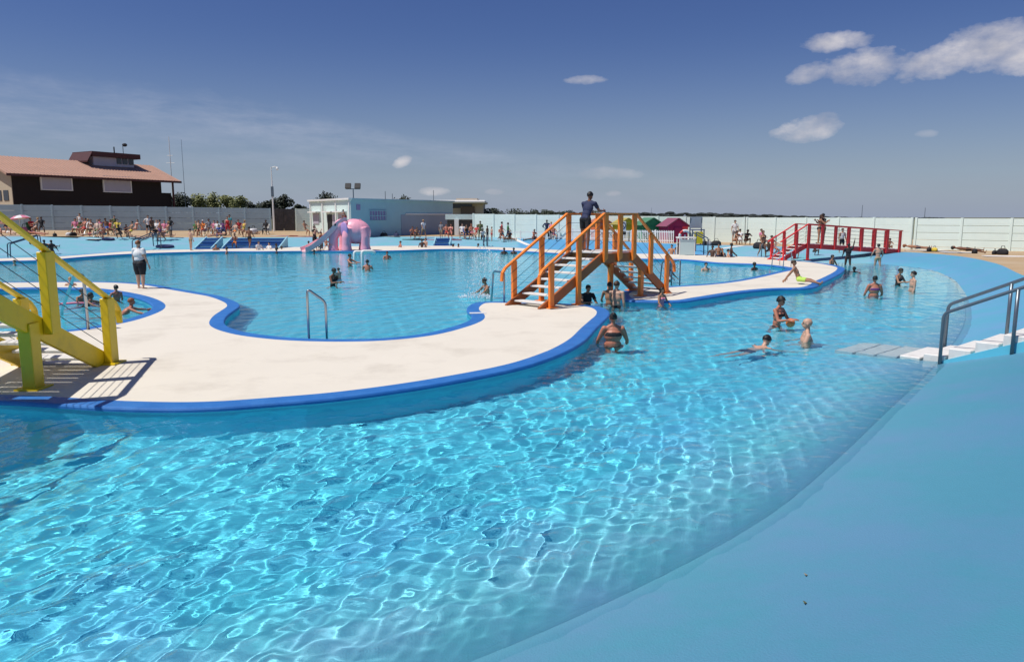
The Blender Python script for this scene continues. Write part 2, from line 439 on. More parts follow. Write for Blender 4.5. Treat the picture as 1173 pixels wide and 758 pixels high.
main_px = [(0, 459), (51, 461.5), (102, 465), (153, 467), (205, 467.5), (256, 465.7), (300, 462.4), (377, 456), (453, 446.6), (530, 434), (600, 419.5), (640, 406), (657, 398), (672, 388), (682, 377), (691.5, 367.5), (698, 360.6),
           (697, 355.3), (687, 351), (668, 348.6), (640, 347.3), (610, 346), (581, 345.3), (560, 345.2), (546, 346.2), (537, 349.9), (534.5, 355), (540, 361), (537, 366.5), (517, 374), (479, 382.7), (428, 387.5), (351, 387.3), (300, 383), (272, 377.5), (258, 371),
           (260, 362), (269, 355), (274.5, 350.5), (273, 346.8), (263, 342.2), (250.5, 338.4), (232, 335.2), (201, 330), (174, 325.5), (140, 323), (100, 322.3), (50, 322.5), (0, 323)]
off_main = [(-23.5, 27.0), (-26.5, 23.0), (-25.5, 17.0), (-19.0, 12.3), (-12.5, 10.3)]
main_c = catmull([P(a, b, 0)[:2] for a, b in main_px] + off_main, 5)
hole_px = [(0, 330.2), (22, 329.2), (68, 329), (106, 329.6), (136, 332.6), (168, 338.6), (187, 345.6), (191, 351), (186, 356), (170, 362.6), (153, 367.6), (128, 373), (102, 377.4), (85, 379.4), (40, 383)]
hole_c = catmull([P(a, b, 0)[:2] for a, b in hole_px] + [(-11.5, 15.0), (-17, 15.6), (-22, 19.0), (-22.5, 23.0), (-20.5, 24.6)], 5)
main_c = resample(main_c, .18); hole_c = resample(hole_c, .18)
hole_c = offset(hole_c if area(hole_c) > 0 else hole_c[::-1], .36)
main_island = island('white_deck', main_c, [hole_c])
strip_px = [(721, 344.2), (733, 344.6), (779, 345), (807, 341.2), (848, 334.8), (891, 330.8), (925, 330), (945, 322), (967, 309.5), (965, 305.6), (939, 300.8), (922, 299.3), (900, 297.6), (881, 294.6), (834, 293), (771, 290.7), (731, 290.3), (680, 287.9), (620, 285),
            (586, 283.4), (545, 282.1), (518, 281.5), (442, 281.5), (370, 282.4), (300, 283.4), (256, 285), (179, 286.1), (148, 287.5), (102, 290.8), (59, 293.8), (0, 295.6), (-80, 298), (-190, 304), (-235, 311), (-215, 316), (-150, 309), (-70, 302.5),
            (0, 299.2), (51, 298), (102, 294), (148, 291), (204, 289), (256, 288), (300, 288), (354, 287.5), (423, 287.5), (464, 286.7), (504, 285.4), (545, 285.4), (586, 287.2), (620, 289.2), (680, 293), (728, 296.2), (779, 297.2), (819, 300.8), (867, 302.6), (894, 305.5),
            (902, 308), (888, 311.4), (843, 320.8), (807, 325.2), (767, 327.8), (726, 330.5), (710, 335), (711, 341)]
strip_c = resample(catmull([P(a, b, 0)[:2] for a, b in strip_px], 5), .25)
strip_island = island('white_deck', strip_c, [])


def bvh_of(objs):
    V = []; F = []
    for o in objs:
        k = len(V); V += [o.matrix_world @ v.co for v in o.data.vertices]; F += [tuple(i + k for i in p.vertices) for p in o.data.polygons]
    return BVHTree.FromPolygons(V, F)


LAND = bvh_of([bank, sand, ground, floor_o, main_island, strip_island])


def gz(x, y, top=6.0):
    h = LAND.ray_cast(Vector((x, y, top)), Vector((0, 0, -1)))
    return h[0].z if h[0] is not None else 0.0


def hit(px, py):
    """where the photograph's pixel meets the ground (or the bottom under the water)"""
    h = LAND.ray_cast(Vector((0, 0, CAMZ)), ray(px, py).normalized())
    return h[0]


def onland(px, D):
    x = (px - CX) / FPX * D
    return Vector((x, D, gz(x, D)))


def wat(px, py): return P(px, py, WZ)


# ------------------------------------------------------------------ water: a real rippled surface that refracts
def make_water():
    a1 = np.arange(-46, 46.01, .17); a0 = np.linspace(-115, -46.4, 70); a2 = np.linspace(46.4, 115, 70)
    th = np.radians(np.r_[a0, a1, a2]); r = 2.2 * np.exp(np.arange(0, math.log(84 / 2.2), .0042))
    T, Rr = np.meshgrid(th, r); X = Rr * np.sin(T); Y = Rr * np.cos(T) - 2.0
    # the film gets thin and calm where the bank comes up through it
    A = Wc; B = np.roll(Wc, -1, 0); pts = np.stack([X, Y], -1).reshape(-1, 2); dist = np.full(len(pts), 9.0); near = pts.copy()
    for a_, b_ in zip(A, B):
        lo_ = np.minimum(a_, b_) - 3; hi_ = np.maximum(a_, b_) + 3
        k = np.where((pts[:, 0] > lo_[0]) & (pts[:, 0] < hi_[0]) & (pts[:, 1] > lo_[1]) & (pts[:, 1] < hi_[1]))[0]
        if not len(k): continue
        ab = b_ - a_; t_ = np.clip(((pts[k] - a_) @ ab) / max(1e-9, ab @ ab), 0, 1)
        c_ = a_ + t_[:, None] * ab; dk = np.linalg.norm(pts[k] - c_, axis=1); w_ = dk < dist[k]; dist[k[w_]] = dk[w_]; near[k[w_]] = c_[w_]
    dist = dist.reshape(X.shape)
    rng = np.random.default_rng(11); Z = np.zeros_like(X)
    warp = .9 * np.sin(.55 * X + .7 * Y + .4) + .7 * np.sin(-.8 * X + .35 * Y)
    gust = .78 + .3 * np.sin(.31 * X + .12 * Y + 1) * np.sin(.23 * Y - .1 * X)
    for lam, amp in [(l_ * .84, a_ * .80) for l_, a_ in ((3.1, .0040), (2.1, .0040), (1.45, .0042), (1.0, .0050), (.72, .0046), (.52, .0043), (.37, .0036), (.26, .0029), (.18, .0013))]:
        for k in range(6):
            a = rng.normal(2.15, .65) if k < 4 else rng.uniform(0, 6.283); l2 = lam * rng.uniform(.82, 1.22); kk = 2 * math.pi / l2
            fade = np.clip((l2 / (Rr * .0042)) / 2.3 - .8, 0, 1)
            ph = kk * (X * math.cos(a) + Y * math.sin(a)) + rng.uniform(0, 6.3) + warp * min(1.6, .8 / lam)
            s = np.sin(ph)
            Z += amp * .44 * gust * fade * (1 + (1.5 * np.exp(-(dist / 1.6) ** 2) if lam < .4 else 0)) * (s - .22 * np.cos(2 * ph))
    Z *= .25 + .75 * np.clip(dist / .6, 0, 1)
    m_, k_ = X.shape
    V = np.stack([X, Y, Z + WZ], -1).reshape(-1, 3); i = np.arange(m_ * k_).reshape(m_, k_)
    F = np.stack([i[:-1, :-1], i[:-1, 1:], i[1:, 1:], i[1:, :-1]], -1).reshape(-1, 4)
    thin = (dist.ravel()[F].mean(1) < .15)
    # the seam between deep water and film follows the shoreline exactly
    seam = np.intersect1d(np.unique(F[thin]), np.unique(F[~thin])); dv_ = V[seam, :2] - near[seam]; ln_ = np.maximum(np.linalg.norm(dv_, axis=1), 1e-6)
    V[seam, :2] = near[seam] + dv_ / ln_[:, None] * .15
    m = bpy.data.materials.new('pool_water'); m.use_nodes = True; nt = m.node_tree; nt.nodes.clear()
    o = nt.nodes.new('ShaderNodeOutputMaterial'); b = nt.nodes.new('ShaderNodeBsdfGlass')
    b.inputs['IOR'].default_value = 1.33; b.inputs['Roughness'].default_value = 0.0; b.inputs['Color'].default_value = (.92, .99, 1.0, 1)
    tcn = nt.nodes.new('ShaderNodeTexCoord'); mp = nt.nodes.new('ShaderNodeMapping'); mp.inputs['Rotation'].default_value = (0, 0, .5); mp.inputs['Scale'].default_value = (1.0, 1.7, 1)
    nn = nt.nodes.new('ShaderNodeTexNoise'); nn.inputs['Scale'].default_value = 2.6; nn.inputs['Detail'].default_value = 3; nn.inputs['Roughness'].default_value = .55; nn.inputs['Distortion'].default_value = .6
    bp = nt.nodes.new('ShaderNodeBump'); bp.inputs['Strength'].default_value = 1.0; bp.inputs['Distance'].default_value = WATER_BUMP
    nt.links.new(tcn.outputs['Object'], mp.inputs[0]); nt.links.new(mp.outputs[0], nn.inputs['Vector']); nt.links.new(nn.outputs[0], bp.inputs['Height']); nt.links.new(bp.outputs[0], b.inputs['Normal'])
    nt.links.new(b.outputs[0], o.inputs[0])
    m2 = bpy.data.materials.new('water_film'); m2.use_nodes = True; nt = m2.node_tree; nt.nodes.clear()
    o = nt.nodes.new('ShaderNodeOutputMaterial'); tr = nt.nodes.new('ShaderNodeBsdfTransparent'); tr.inputs['Color'].default_value = (.92, .97, .98, 1)
    gl = nt.nodes.new('ShaderNodeBsdfGlossy'); gl.inputs['Roughness'].default_value = 0.02; fr = nt.nodes.new('ShaderNodeFresnel'); fr.inputs['IOR'].default_value = 1.33; mxs = nt.nodes.new('ShaderNodeMixShader')
    nt.links.new(fr.outputs[0], mxs.inputs[0]); nt.links.new(tr.outputs[0], mxs.inputs[1]); nt.links.new(gl.outputs[0], mxs.inputs[2]); nt.links.new(mxs.outputs[0], o.inputs[0])

    def sub(fm):
        Fs_ = F[fm]; u, inv = np.unique(Fs_, return_inverse=True)
        return grid_mesh('water', V[u], inv.reshape(-1, 4))
    w = link_mesh('water', sub(~thin), m, smooth=True); w.cycles.is_caustics_receiver = False; w.cycles.is_caustics_caster = True
    f = link_mesh('water_edge', sub(thin), m2, smooth=True)
    tag(w, kind='structure'); tag(f, kind='structure')
    return w


water = make_water()

# ================================================================== STRUCTURES
M_FENCE_L = mat('fence_concrete_shaded', (.37, .50, .57), .8, .08, 1.2, .15, 30, grime=(.29, .40, .47), gscale=.8, gamt=.5)  # left run stands in shade; that shade is put into this colour
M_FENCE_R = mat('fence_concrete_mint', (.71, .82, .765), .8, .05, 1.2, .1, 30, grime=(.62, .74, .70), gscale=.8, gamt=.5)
M_GATE = mat('dark_gate_metal', (.055, .05, .05), .6, .3, 4, grime=(.13, .11, .10), gscale=3, gamt=.6)


def concrete_fence(a, b, za, zb, h, m, label, bay=2.4, topz=None, gap=.005):
    """panel fence: posts and stacked planks; a, b ends on the ground"""
    a = Vector(a[:2]); b = Vector(b[:2]); L = (b - a).length; k = max(1, round(L / bay)); d = (b - a) / k
    ang = math.atan2(d.y, d.x); root = empty('concrete_fence', (a.x, a.y, za), 0); tag(root, label, 'fence')
    wob = lambda x, y: .012 * math.sin(x * 1.7 + y * 2.3)
    for i in range(k + 1):
        p = d * i; z0 = (zb - za) * i / k
        tz = (h if topz is None else (topz[0] + (topz[1] - topz[0]) * i / k) - (za + z0))
        MB().box((p.x, p.y, z0 + tz / 2 - .2 + wob(i, 1)), (.15, .17, tz + .46), ang).build('post', m, root, bevel=.012)
        if i < k:
            mb = MB(); q = p + d * .5; zz = za + (zb - za) * (i + .5) / k - za
            tq = (h if topz is None else (topz[0] + (topz[1] - topz[0]) * (i + .5) / k) - (za + zz)); np_ = 5; ph = (tq + .3) / np_
            for j in range(np_):
                mb.box((q.x, q.y, zz - .3 + ph * (j + .5)), (d.length - .155, .055 + (.012 if gap > .01 else .004) * (j % 2), ph - gap), ang)
            mb.build('panel', m, root, bevel=.006)
    return root


def gpt(px, D):
    p = onland(px, D); return p


fl0 = gpt(-75, 66); fl1 = gpt(313, 76)
concrete_fence(fl0, fl1, gz(*fl0[:2]), gz(*fl1[:2]), 2.3, M_FENCE_L, 'long concrete panel fence in shade toned grey blue below the brown building', topz=(PD(-75, 233.0, 66).z, PD(313, 238.8, 76).z), gap=.02)
f2a = gpt(342, 77); f2b = gpt(362, 77.5)
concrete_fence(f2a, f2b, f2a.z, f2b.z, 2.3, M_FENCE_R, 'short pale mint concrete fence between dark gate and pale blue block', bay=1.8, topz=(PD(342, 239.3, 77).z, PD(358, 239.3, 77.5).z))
# gate in the left fence
gr = empty('yard_gate', (0, 0, 0)); tag(gr, 'dark brown sheet metal gate at the right end of grey fence', 'gate')
ga, gb = gpt(314.5, 76.2), gpt(341, 77); gt = PD(328, 239, 76.5).z
gr.location = ga; dv = (gb - ga); dv.z = 0
for k in range(2):
    p = dv * (.25 + .5 * k); mb = MB(); ang = math.atan2(dv.y, dv.x)
    mb.box((p.x, p.y, (gt - ga.z) / 2), (dv.length / 2 - .04, .05, gt - ga.z - .05), ang)
    for j in range(5): q = dv * (.05 + .5 * k + .1 * j); mb.box((q.x, q.y - .035, (gt - ga.z) / 2), (.03, .03, gt - ga.z - .15), ang)
    leaf = mb.build('gate_leaf', M_GATE, gr)
    fr = MB(); q0 = dv * (.02 + .5 * k); q1 = dv * (.48 + .5 * k)
    fr.beam((q0.x, q0.y - .07, .15), (q1.x, q1.y - .07, gt - ga.z - .2), .03, .06).beam((q1.x, q1.y - .09, .15), (q0.x, q0.y - .09, gt - ga.z - .2), .03, .06)
    fr.build('brace', M_GATE, leaf)

# centre and right fences
fc0 = gpt(543, 73); fc1 = gpt(595, 71); fcm = gpt(850, 58.5); fc2 = gpt(1040, 48.5)
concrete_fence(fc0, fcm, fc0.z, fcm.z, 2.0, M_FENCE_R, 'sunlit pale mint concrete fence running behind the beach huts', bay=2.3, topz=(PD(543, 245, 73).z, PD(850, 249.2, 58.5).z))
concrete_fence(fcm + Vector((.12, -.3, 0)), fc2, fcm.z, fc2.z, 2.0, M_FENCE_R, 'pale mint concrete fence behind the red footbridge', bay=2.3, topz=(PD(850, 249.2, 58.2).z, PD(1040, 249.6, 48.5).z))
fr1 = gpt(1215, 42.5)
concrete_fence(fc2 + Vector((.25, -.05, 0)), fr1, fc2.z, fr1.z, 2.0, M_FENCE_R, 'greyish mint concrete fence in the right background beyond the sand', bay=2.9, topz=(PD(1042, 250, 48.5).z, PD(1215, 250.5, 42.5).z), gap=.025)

# ------------------------------------------------------------------ brown building with shallow tiled roof
M_BROWN = mat('shaded_brown_brick', (.016, .010, .009), .85, .3, 6)  # brown front wall, darkened in colour for the shade it stands in
M_ROOF = mat('brown_pink_roof', (.49, .30, .225), .8, .12, 1.0, .3, 20, grime=(.40, .24, .175), gscale=.7, gamt=.5)
M_GABLE = mat('cream_brick', (.50, .42, .31), .85, .12, 6, .2, 30)
M_SHUT = mat('grey_lilac_shutter', (.42, .40, .47), .6, .06, 3)
M_DARKTRIM = mat('dark_red_trim', (.07, .018, .018), .6, .2, 3)
M_DARK = mat('dark_opening', (.012, .012, .014), .5, .2, 3)
M_GLASS = mat('dark_window_glass', (.05, .055, .07), .1, .1, 3)
BD = 76.0


def bpt(px, py, D): return PD(px, py, D)


bA = bpt(16, 232, 74); bB = bpt(186, 232, 88)      # facade corners on plan
bld = empty('brown_building', (bA.x, bA.y, 0), math.atan2(bB.y - bA.y, bB.x - bA.x)); tag(bld, 'brown building with shade darkened front and shallow pinkish tiled roof behind grey fence', 'building')
BL = (Vector(bB[:2]) - Vector(bA[:2])).length
z0 = 1.0; ze = bpt(15, 197.5, 74).z; ze2 = bpt(207, 204, 90).z; BWD = 9.0
zr = bpt(2, 178, 77).z
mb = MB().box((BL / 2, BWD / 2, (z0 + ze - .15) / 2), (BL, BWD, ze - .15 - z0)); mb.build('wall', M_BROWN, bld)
# left gable end, cream, sunlit
MB().prism([(-.03, 0, z0), (-.03, BWD, z0), (-.03, BWD, ze - .1), (-.03, BWD / 2, zr - .25), (-.03, 0, ze - .1)], (-.06, 0, 0)).build('gable_wall', M_GABLE, bld)
gw = MB()
for k in range(3): gw.box((-.11, 1.1 + k * 1.3, ze - 2.2), (.06, .9, 1.0))
gw.build('window', M_GLASS, bld)
def fx(px):
    k = (px - CX) / FPX; dx, dy = (bB.x - bA.x) / BL, (bB.y - bA.y) / BL
    return (k * bA.y - bA.x) / (dx - k * dy)


def fz(px, py):
    t_ = fx(px); return PD(px, py, bA.y + t_ * (bB.y - bA.y) / BL).z


over = fx(207) + 1.2
rf = MB()
rf.prism([(-.8, -.7, ze - .12), (-.8, BWD / 2, zr), (-.8, BWD + .7, ze - .12), (-.8, BWD + .7, ze - .3), (-.8, BWD / 2, zr - .2), (-.8, -.7, ze - .3)], (over, 0, 0))
roof = rf.build('roof', M_ROOF, bld)
rb = MB()
for k in range(int(over / .35)): rb.beam((-.75 + k * .35, -.72, ze - .10), (-.75 + k * .35, BWD / 2, zr + .02), .05, .05, up=(0, -.3, 1))
rb.build('roof_rib', M_ROOF, roof)
MB().box((over / 2 - .8, -.74, ze - .24), (over, .08, .24)).build('fascia', M_DARKTRIM, roof)
for pa, pb, pt, pbm in ((57, 90, 201.5, 217), (127, 156.5, 204.5, 219.5)):
    xa, xb = fx(pa), fx(pb); z1, z2 = fz((pa + pb) / 2, pt), fz((pa + pb) / 2, pbm); zc = (z1 + z2) / 2; hh = z1 - z2
    w = MB().box(((xa + xb) / 2, -.06, zc), (xb - xa, .12, hh)).build('shutter', M_SHUT, bld)
    f = MB()
    f.box(((xa + xb) / 2, -.1, zc + hh / 2 + .1), (xb - xa + .25, .22, .26)).box((xa - .06, -.08, zc), (.12, .18, hh)).box((xb + .06, -.08, zc), (.12, .18, hh)).box(((xa + xb) / 2, -.08, zc - hh / 2 - .06), (xb - xa + .25, .2, .1))
    f.build('shutter_frame', M_WHITEPAINT, w)
# covered veranda at the right end
xv = fx(203)
for y in (-.3, BWD * .55): MB().box((xv, y, (z0 + ze) / 2 - .2), (.16, .16, ze - z0 - .2)).build('veranda_post', M_DARKTRIM, bld)
MB().box(((BL + xv) / 2, 2.4, (z0 + fz(195, 221)) / 2), (xv - BL - .02, 4.6, fz(195, 221) - z0)).build('veranda_wall', M_BROWN, bld)
# lookout room near the ridge
xa, xb = fx(136), fx(181); yl = 3.0; zl = fz(160, 190); zlt = fz(160, 178.5)
lk = MB().box(((xa + xb) / 2, yl + 1.5, (zl + zlt) / 2), (xb - xa, 3.0, zlt - zl)).build('lookout_room', M_SHUT, bld)
MB().prism([(fx(127), yl - .4, fz(127, 184.5)), (fx(127), yl + 3.4, fz(127, 184.5)), (fx(133), yl + 3.4, fz(133, 174.3)), (fx(133), yl - .4, fz(133, 174.3))], (0, 0, .16)).box(((fx(133) + fx(186.5)) / 2, yl + 1.5, zlt + .15), (fx(186.5) - fx(133), 3.8, .55)).build('lookout_roof', M_DARKTRIM, lk)
for pa in (162, 168.5, 175.2): MB().box((fx(pa + 2.6), yl - .03, (zl + zlt) / 2 + .1), (fx(pa + 5.2) - fx(pa), .08, (zlt - zl) * .6)).build('window', M_GLASS, lk)
dx_ = fx(166); dish = MB(); dish.tube([(dx_, yl + 1, zlt + .3), (dx_, yl + 1, zlt + 1.2)], .07, 6)
dish.build('vent_pipe', M_DARK, lk)
ant = MB(); ant.tube([(fx(176), yl + 1, zlt + .3), (fx(176), yl + 1, zlt + 1.5)], .035, 6).ell((fx(177), yl + .8, zlt + 1.5), [(.28, 0, 0), (0, .28, 0), (0, 0, .2)], 10, 6)
ant.build('antenna_dish', M_DARK, lk)

# masts and lamps
def pole(name, px, py0, py1, D, r, label, cat, m=M_WHITEPAINT, extra=None):
    b = bpt(px, py0, D); t = bpt(px, py1, D); g = gz(b.x, b.y)
    root = empty(name, (b.x, b.y, g)); tag(root, label, cat)
    MB().tube([(0, 0, -.2), (0, 0, t.z - g)], [r, r * .55], 8).build('pole', m, root)
    if extra: extra(root, t.z - g)
    return root


def radio(root, h):
    for zz, l in ((.72, .5), (.80, .35)): MB().tube([(-l, 0, h * zz), (l, 0, h * zz)], .03, 5).build('antenna', M_WHITEPAINT, root)


pole('radio_mast', 196.5, 205, 157, 93, .07, 'pale radio mast with short crossbars right of brown building', 'mast', extra=radio)
pole('radio_mast', 210.5, 205, 160, 95, .035, 'thin dark whip mast right of the crossbar mast', 'mast', M_GREYTUBE)


def cctv(root, h):
    MB().tube([(0, 0, h - .05), (.35, 0, h + .05), (.6, 0, h - .02)], .035, 6).build('bracket', M_WHITEPAINT, root)
    MB().ell((.6, 0, h - .15), [(.14, 0, 0), (0, .14, 0), (0, 0, .16)]).build('camera_dome', M_WHITEPAINT, root)
    MB().box((0, 0, h * .62), (.22, .2, 1.0)).build('cable_box', M_GREYTUBE, root)


pole('camera_pole', 314, 262, 191.5, 75, .10, 'tall white camera pole beside the dark gate', 'pole', extra=cctv)


def flood(root, h):
    MB().box((0, 0, h), (1.5, .08, .08)).build('crossarm', M_GREYTUBE, root)
    for s in (-.5, .5):
        MB().box((s, -.12, h + .3), (.6, .25, .55), M=Matrix.Rotation(R(-25), 3, 'X')).build('floodlight', M_DARK, root)


pole('floodlight_mast', 406, 262, 216.5, 80, .09, 'floodlight mast with two lamp heads behind pale block', 'lamp', M_GREYTUBE, extra=flood)
for i, (px, py, D, lab) in enumerate(((442, 219, 92, 'thin grey pole left of the small spiky tree'), (450, 222, 96, 'thin short grey pole nearest the spiky tree above pale block'), (497, 218, 110, 'thin grey pole before the white roofed building'), (987, 235, 120, 'dark mast beyond the fence above the red bridge'), (1059, 238, 120, 'pale thin mast beyond the right fence'), (746, 238, 240, 'dark tower mast on the horizon above green hut'))):
    pole('mast', px, 250, py, D, .06, lab, 'mast', M_GREYTUBE)

# ------------------------------------------------------------------ changing rooms block: mint end, side wall with its shade in the colour
M_MINT = mat('mint_wall', (.62, .74, .70), .7, .05, 2, grime=(.55, .66, .63), gscale=1, gamt=.4)
M_MINT_SHADE = mat('shaded_mint_wall', (.34, .54, .60), .7, .05, 2, grime=(.29, .47, .53), gscale=.7, gamt=.5)  # bluer, darker copy of the mint: the side's shade is in the colour
M_PURPLE = mat('lilac_mural', (.30, .24, .42), .7, .1, 2)
cA = bpt(403, 262, 68); cL = bpt(357, 262, 76); cR = bpt(519, 262, 79)
blk = empty('changing_block', (cA.x, cA.y, 0)); tag(blk, 'low flat roofed changing block, sunlit mint end and shade blue side', 'building')
zt = bpt(403, 228.6, 68).z; zb = gz(cA.x, cA.y) - .1
vL = Vector((cL.x - cA.x, cL.y - cA.y, 0)); vR = Vector((cR.x - cA.x, cR.y - cA.y, 0))
q = [Vector((0, 0, 0)), vR, vR + vL, vL]
blkw = MB().prism([p + Vector((0, 0, zb)) for p in q], (0, 0, zt - zb)).build('wall', M_MINT_SHADE, blk)
nl = Vector((vL.y, -vL.x, 0)).normalized(); nl = nl if nl.x < 0 else -nl
nr = Vector((vR.y, -vR.x, 0)).normalized(); nr = nr if nr.y < 0 else -nr
aL = math.atan2(vL.y, vL.x); aR = math.atan2(vR.y, vR.x)


def onface(v, nrm, f, zc, w, h, t, ang, m, name, parent, out=0.0):
    p = v * f + nrm * (t / 2 + .004 + out)
    return MB().box((p.x, p.y, zc), (w, t, h), ang).build(name, m, parent)


LL, RR = vL.length, vR.length
onface(vL, nl, .5, (zb + zt) / 2, LL, zt - zb - .02, .06, aL, M_MINT, 'end_wall', blk)
for f in (.02, .33, .66, .985): onface(vL, nl, f, (zb + zt) / 2, .18, zt - zb, .10, aL, M_WHITEPAINT, 'pilaster', blk, .06)
onface(vL, nl, .5, zt + .06, LL + .3, .16, .5, aL, M_WHITEPAINT, 'parapet', blk, -.2)
onface(vR, nr, .5, zt + .05, RR + .2, .14, .3, aR, M_MINT_SHADE, 'parapet', blk, -.1)
hgt = zt - zb
dr = onface(vL, nl, .49, zb + 1.05, 1.0, 2.1, .06, aL, M_DARK, 'door', blk, .07)
onface(vL, nl, .38, zb + 1.05, .75, 2.0, .06, aL, M_SHUT, 'door', blk, .07)
for f in (.84, .2): onface(vL, nl, f, zb + 1.7, 1.4, 1.0, .06, aL, M_SHUT, 'shutter', blk, .07)
for f in (.84, .47, .2): onface(vL, nl, f, zb + 2.35, 2.2, .12, .5, aL, M_WHITEPAINT, 'canopy', blk, .07)
# barred window and small vent on the shaded side
wz = bpt(428, 247, 70).z
win = onface(vR, nr, .235, wz, 2.0, .95, .05, aR, M_PURPLE, 'window', blk)
bars = MB()
for k in range(6):
    p = vR * .235 + vR.normalized() * (-.85 + .34 * k) + nr * .09; bars.box((p.x, p.y, wz), (.05, .04, 1.0), aR)
for k in (-.45, 0, .45):
    p = vR * .235 + nr * .12; bars.box((p.x, p.y, wz + k), (2.2, .04, .06), aR)
bars.build('window_bars', M_MINT_SHADE, win)
onface(vR, nr, .06, bpt(410, 237.5, 69).z, .45, .5, .05, aR, M_PURPLE, 'vent', blk)
p = vR * .7; onface(vR, nr, .74, bpt(470, 245.3, 74).z, RR * .5, .10, .12, aR, M_WHITEPAINT, 'ledge', blk)
onface(vR, nr, .72, (zb + bpt(470, 245.3, 74).z) / 2, RR * .54, bpt(470, 245.3, 74).z - zb - .1, .03, aR, mat('lilac_grey_wall', (.30, .36, .44), .8, .08, 1), 'lower_wall', blk)

# dark shelter and white column between block and fence
sh = empty('entrance_shelter', (0, 0, 0)); tag(sh, 'entrance shelter with white column and dark openings beside changing block', 'shelter')
sA = bpt(512, 262, 74); sB = bpt(543, 262, 74); g = gz(sA.x, sA.y); sh.location = (sA.x, sA.y, g); wS = sB.x - sA.x
zt2 = bpt(530, 245.5, 74).z - g; zd = bpt(530, 251.5, 74).z - g
MB().box((wS / 2, .3, (zt2 + zd) / 2), (wS + .3, .5, zt2 - zd)).build('lintel', M_MINT, sh)
MB().box((wS * .36, 0, zd / 2), (.42, .42, zd - .004)).build('column', M_WHITEPAINT, sh)
for x0, x1 in ((0, .29), (.44, 1.0)): MB().box(((x0 + x1) / 2 * wS, .38, zd / 2), ((x1 - x0) * wS, .06, zd - .01)).build('gate_leaf', M_GATE, sh)

# white roofed building beyond
M_CREAM = mat('cream_render', (.58, .50, .40), .8, .06, 1)
wb = empty('flat_roof_building', (0, 0, 0)); tag(wb, 'distant cream building with wide white flat roof', 'building')
D = 120; o = bpt(515, 245, D); wb.location = (o.x, o.y, 0)


def X(px): return (px - 515) / FPX * D


def Zp(py): return PD(515, py, D).z


MB().box(((X(482) + X(556)) / 2, 5, (Zp(229.5) + Zp(233)) / 2), (X(556) - X(482), 12, Zp(229.5) - Zp(233))).build('roof', M_WHITEPAINT, wb, bevel=.15)
MB().box(((X(522) + X(546)) / 2, 5, Zp(228.8)), (X(546) - X(522), 8, .5)).build('roof_light', M_CREAM, wb)
MB().box(((X(510) + X(553)) / 2, 5.5, Zp(233.2) / 2), (X(553) - X(510), 8, Zp(233.2))).build('wall', M_CREAM, wb)
MB().box(((X(512) + X(540)) / 2, 1.4, Zp(235)), (X(540) - X(512), .1, .9)).build('window', M_GLASS, wb)
MB().box(((X(527) + X(543)) / 2, 1.3, (Zp(236.6) + Zp(250)) / 2), (X(543) - X(527), .3, Zp(236.6) - Zp(250))).build('side_wall', mat('grey_brown_brick', (.17, .13, .11), .85, .15, 4), wb)
MB().box(((X(484) + X(512)) / 2, 5.2, Zp(234.5)), (X(512) - X(484), 7, .7)).build('window_band', M_DARK, wb)
MB().box(((X(486) + X(511)) / 2, 5.4, Zp(236) / 2), (X(511) - X(486), 7, Zp(236))).build('lower_wall', M_CREAM, wb)

# ------------------------------------------------------------------ beach huts, sign, picket fence
def hut(px0, px1, pyE, pyR, pyB, D, col, label, depth=1.9):
    a = bpt(px0, pyB, D); b = bpt(px1, pyB, D); g = gz((a.x + b.x) / 2, D); w = b.x - a.x
    t = empty('beach_hut', ((a.x + b.x) / 2, D, g), R(10)); tag(t, label, 'hut', 'beach huts in front of the mint fence')
    ze_ = bpt(px0, pyE, D).z - g; zr_ = bpt(px0, pyR, D).z - g; m = mat('hut_' + label.split()[0], col, .6, .08, 2)
    wl_ = MB(); wl_.prism([(-w / 2, 0, -.1), (w / 2, 0, -.1), (w / 2, 0, ze_), (0, 0, zr_), (-w / 2, 0, ze_)], (0, depth, 0))
    for k in range(1, 9): wl_.box((-w / 2 + w * k / 9, -.012, ze_ / 2), (.02, .02, ze_ - .05))
    wl_.build('wall', m, t)
    MB().box((0, -.04, ze_ * .46), (w * .36, .05, ze_ * .84)).build('door', m, t)
    rm = mat('hut_roof_felt_' + label.split()[0], tuple(c * .5 + .06 for c in col), .8, .1, 2)
    rr = MB(); ov = .18
    for s in (-1, 1):
        e = Vector((s * (w / 2 + ov), -ov, ze_ - ov * (zr_ - ze_) / (w / 2))); rdg = Vector((0, -ov, zr_ + .01))
        up = Vector((s * (zr_ - ze_), 0, w / 2)).normalized() * .07
        rr.prism([e, rdg, rdg + up, e + up], (0, depth + 2 * ov, 0))
    rr.build('roof', rm, t)
    return t


hut(683, 697.5, 254, 249.5, 276, 64.0, (.62, .13, .03), 'orange red beach hut partly hidden behind the orange bridge')
hut(709, 729, 256.5, 250.4, 277, 62.0, (.66, .52, .03), 'yellow beach hut behind the round no entry sign')
hut(735, 760, 257.5, 250.2, 278, 60.3, (.015, .30, .12), 'green beach hut between the yellow and magenta ones')
hut(764, 788, 258.5, 250.6, 279, 58.2, (.36, .015, .11), 'magenta beach hut, rightmost of the row')

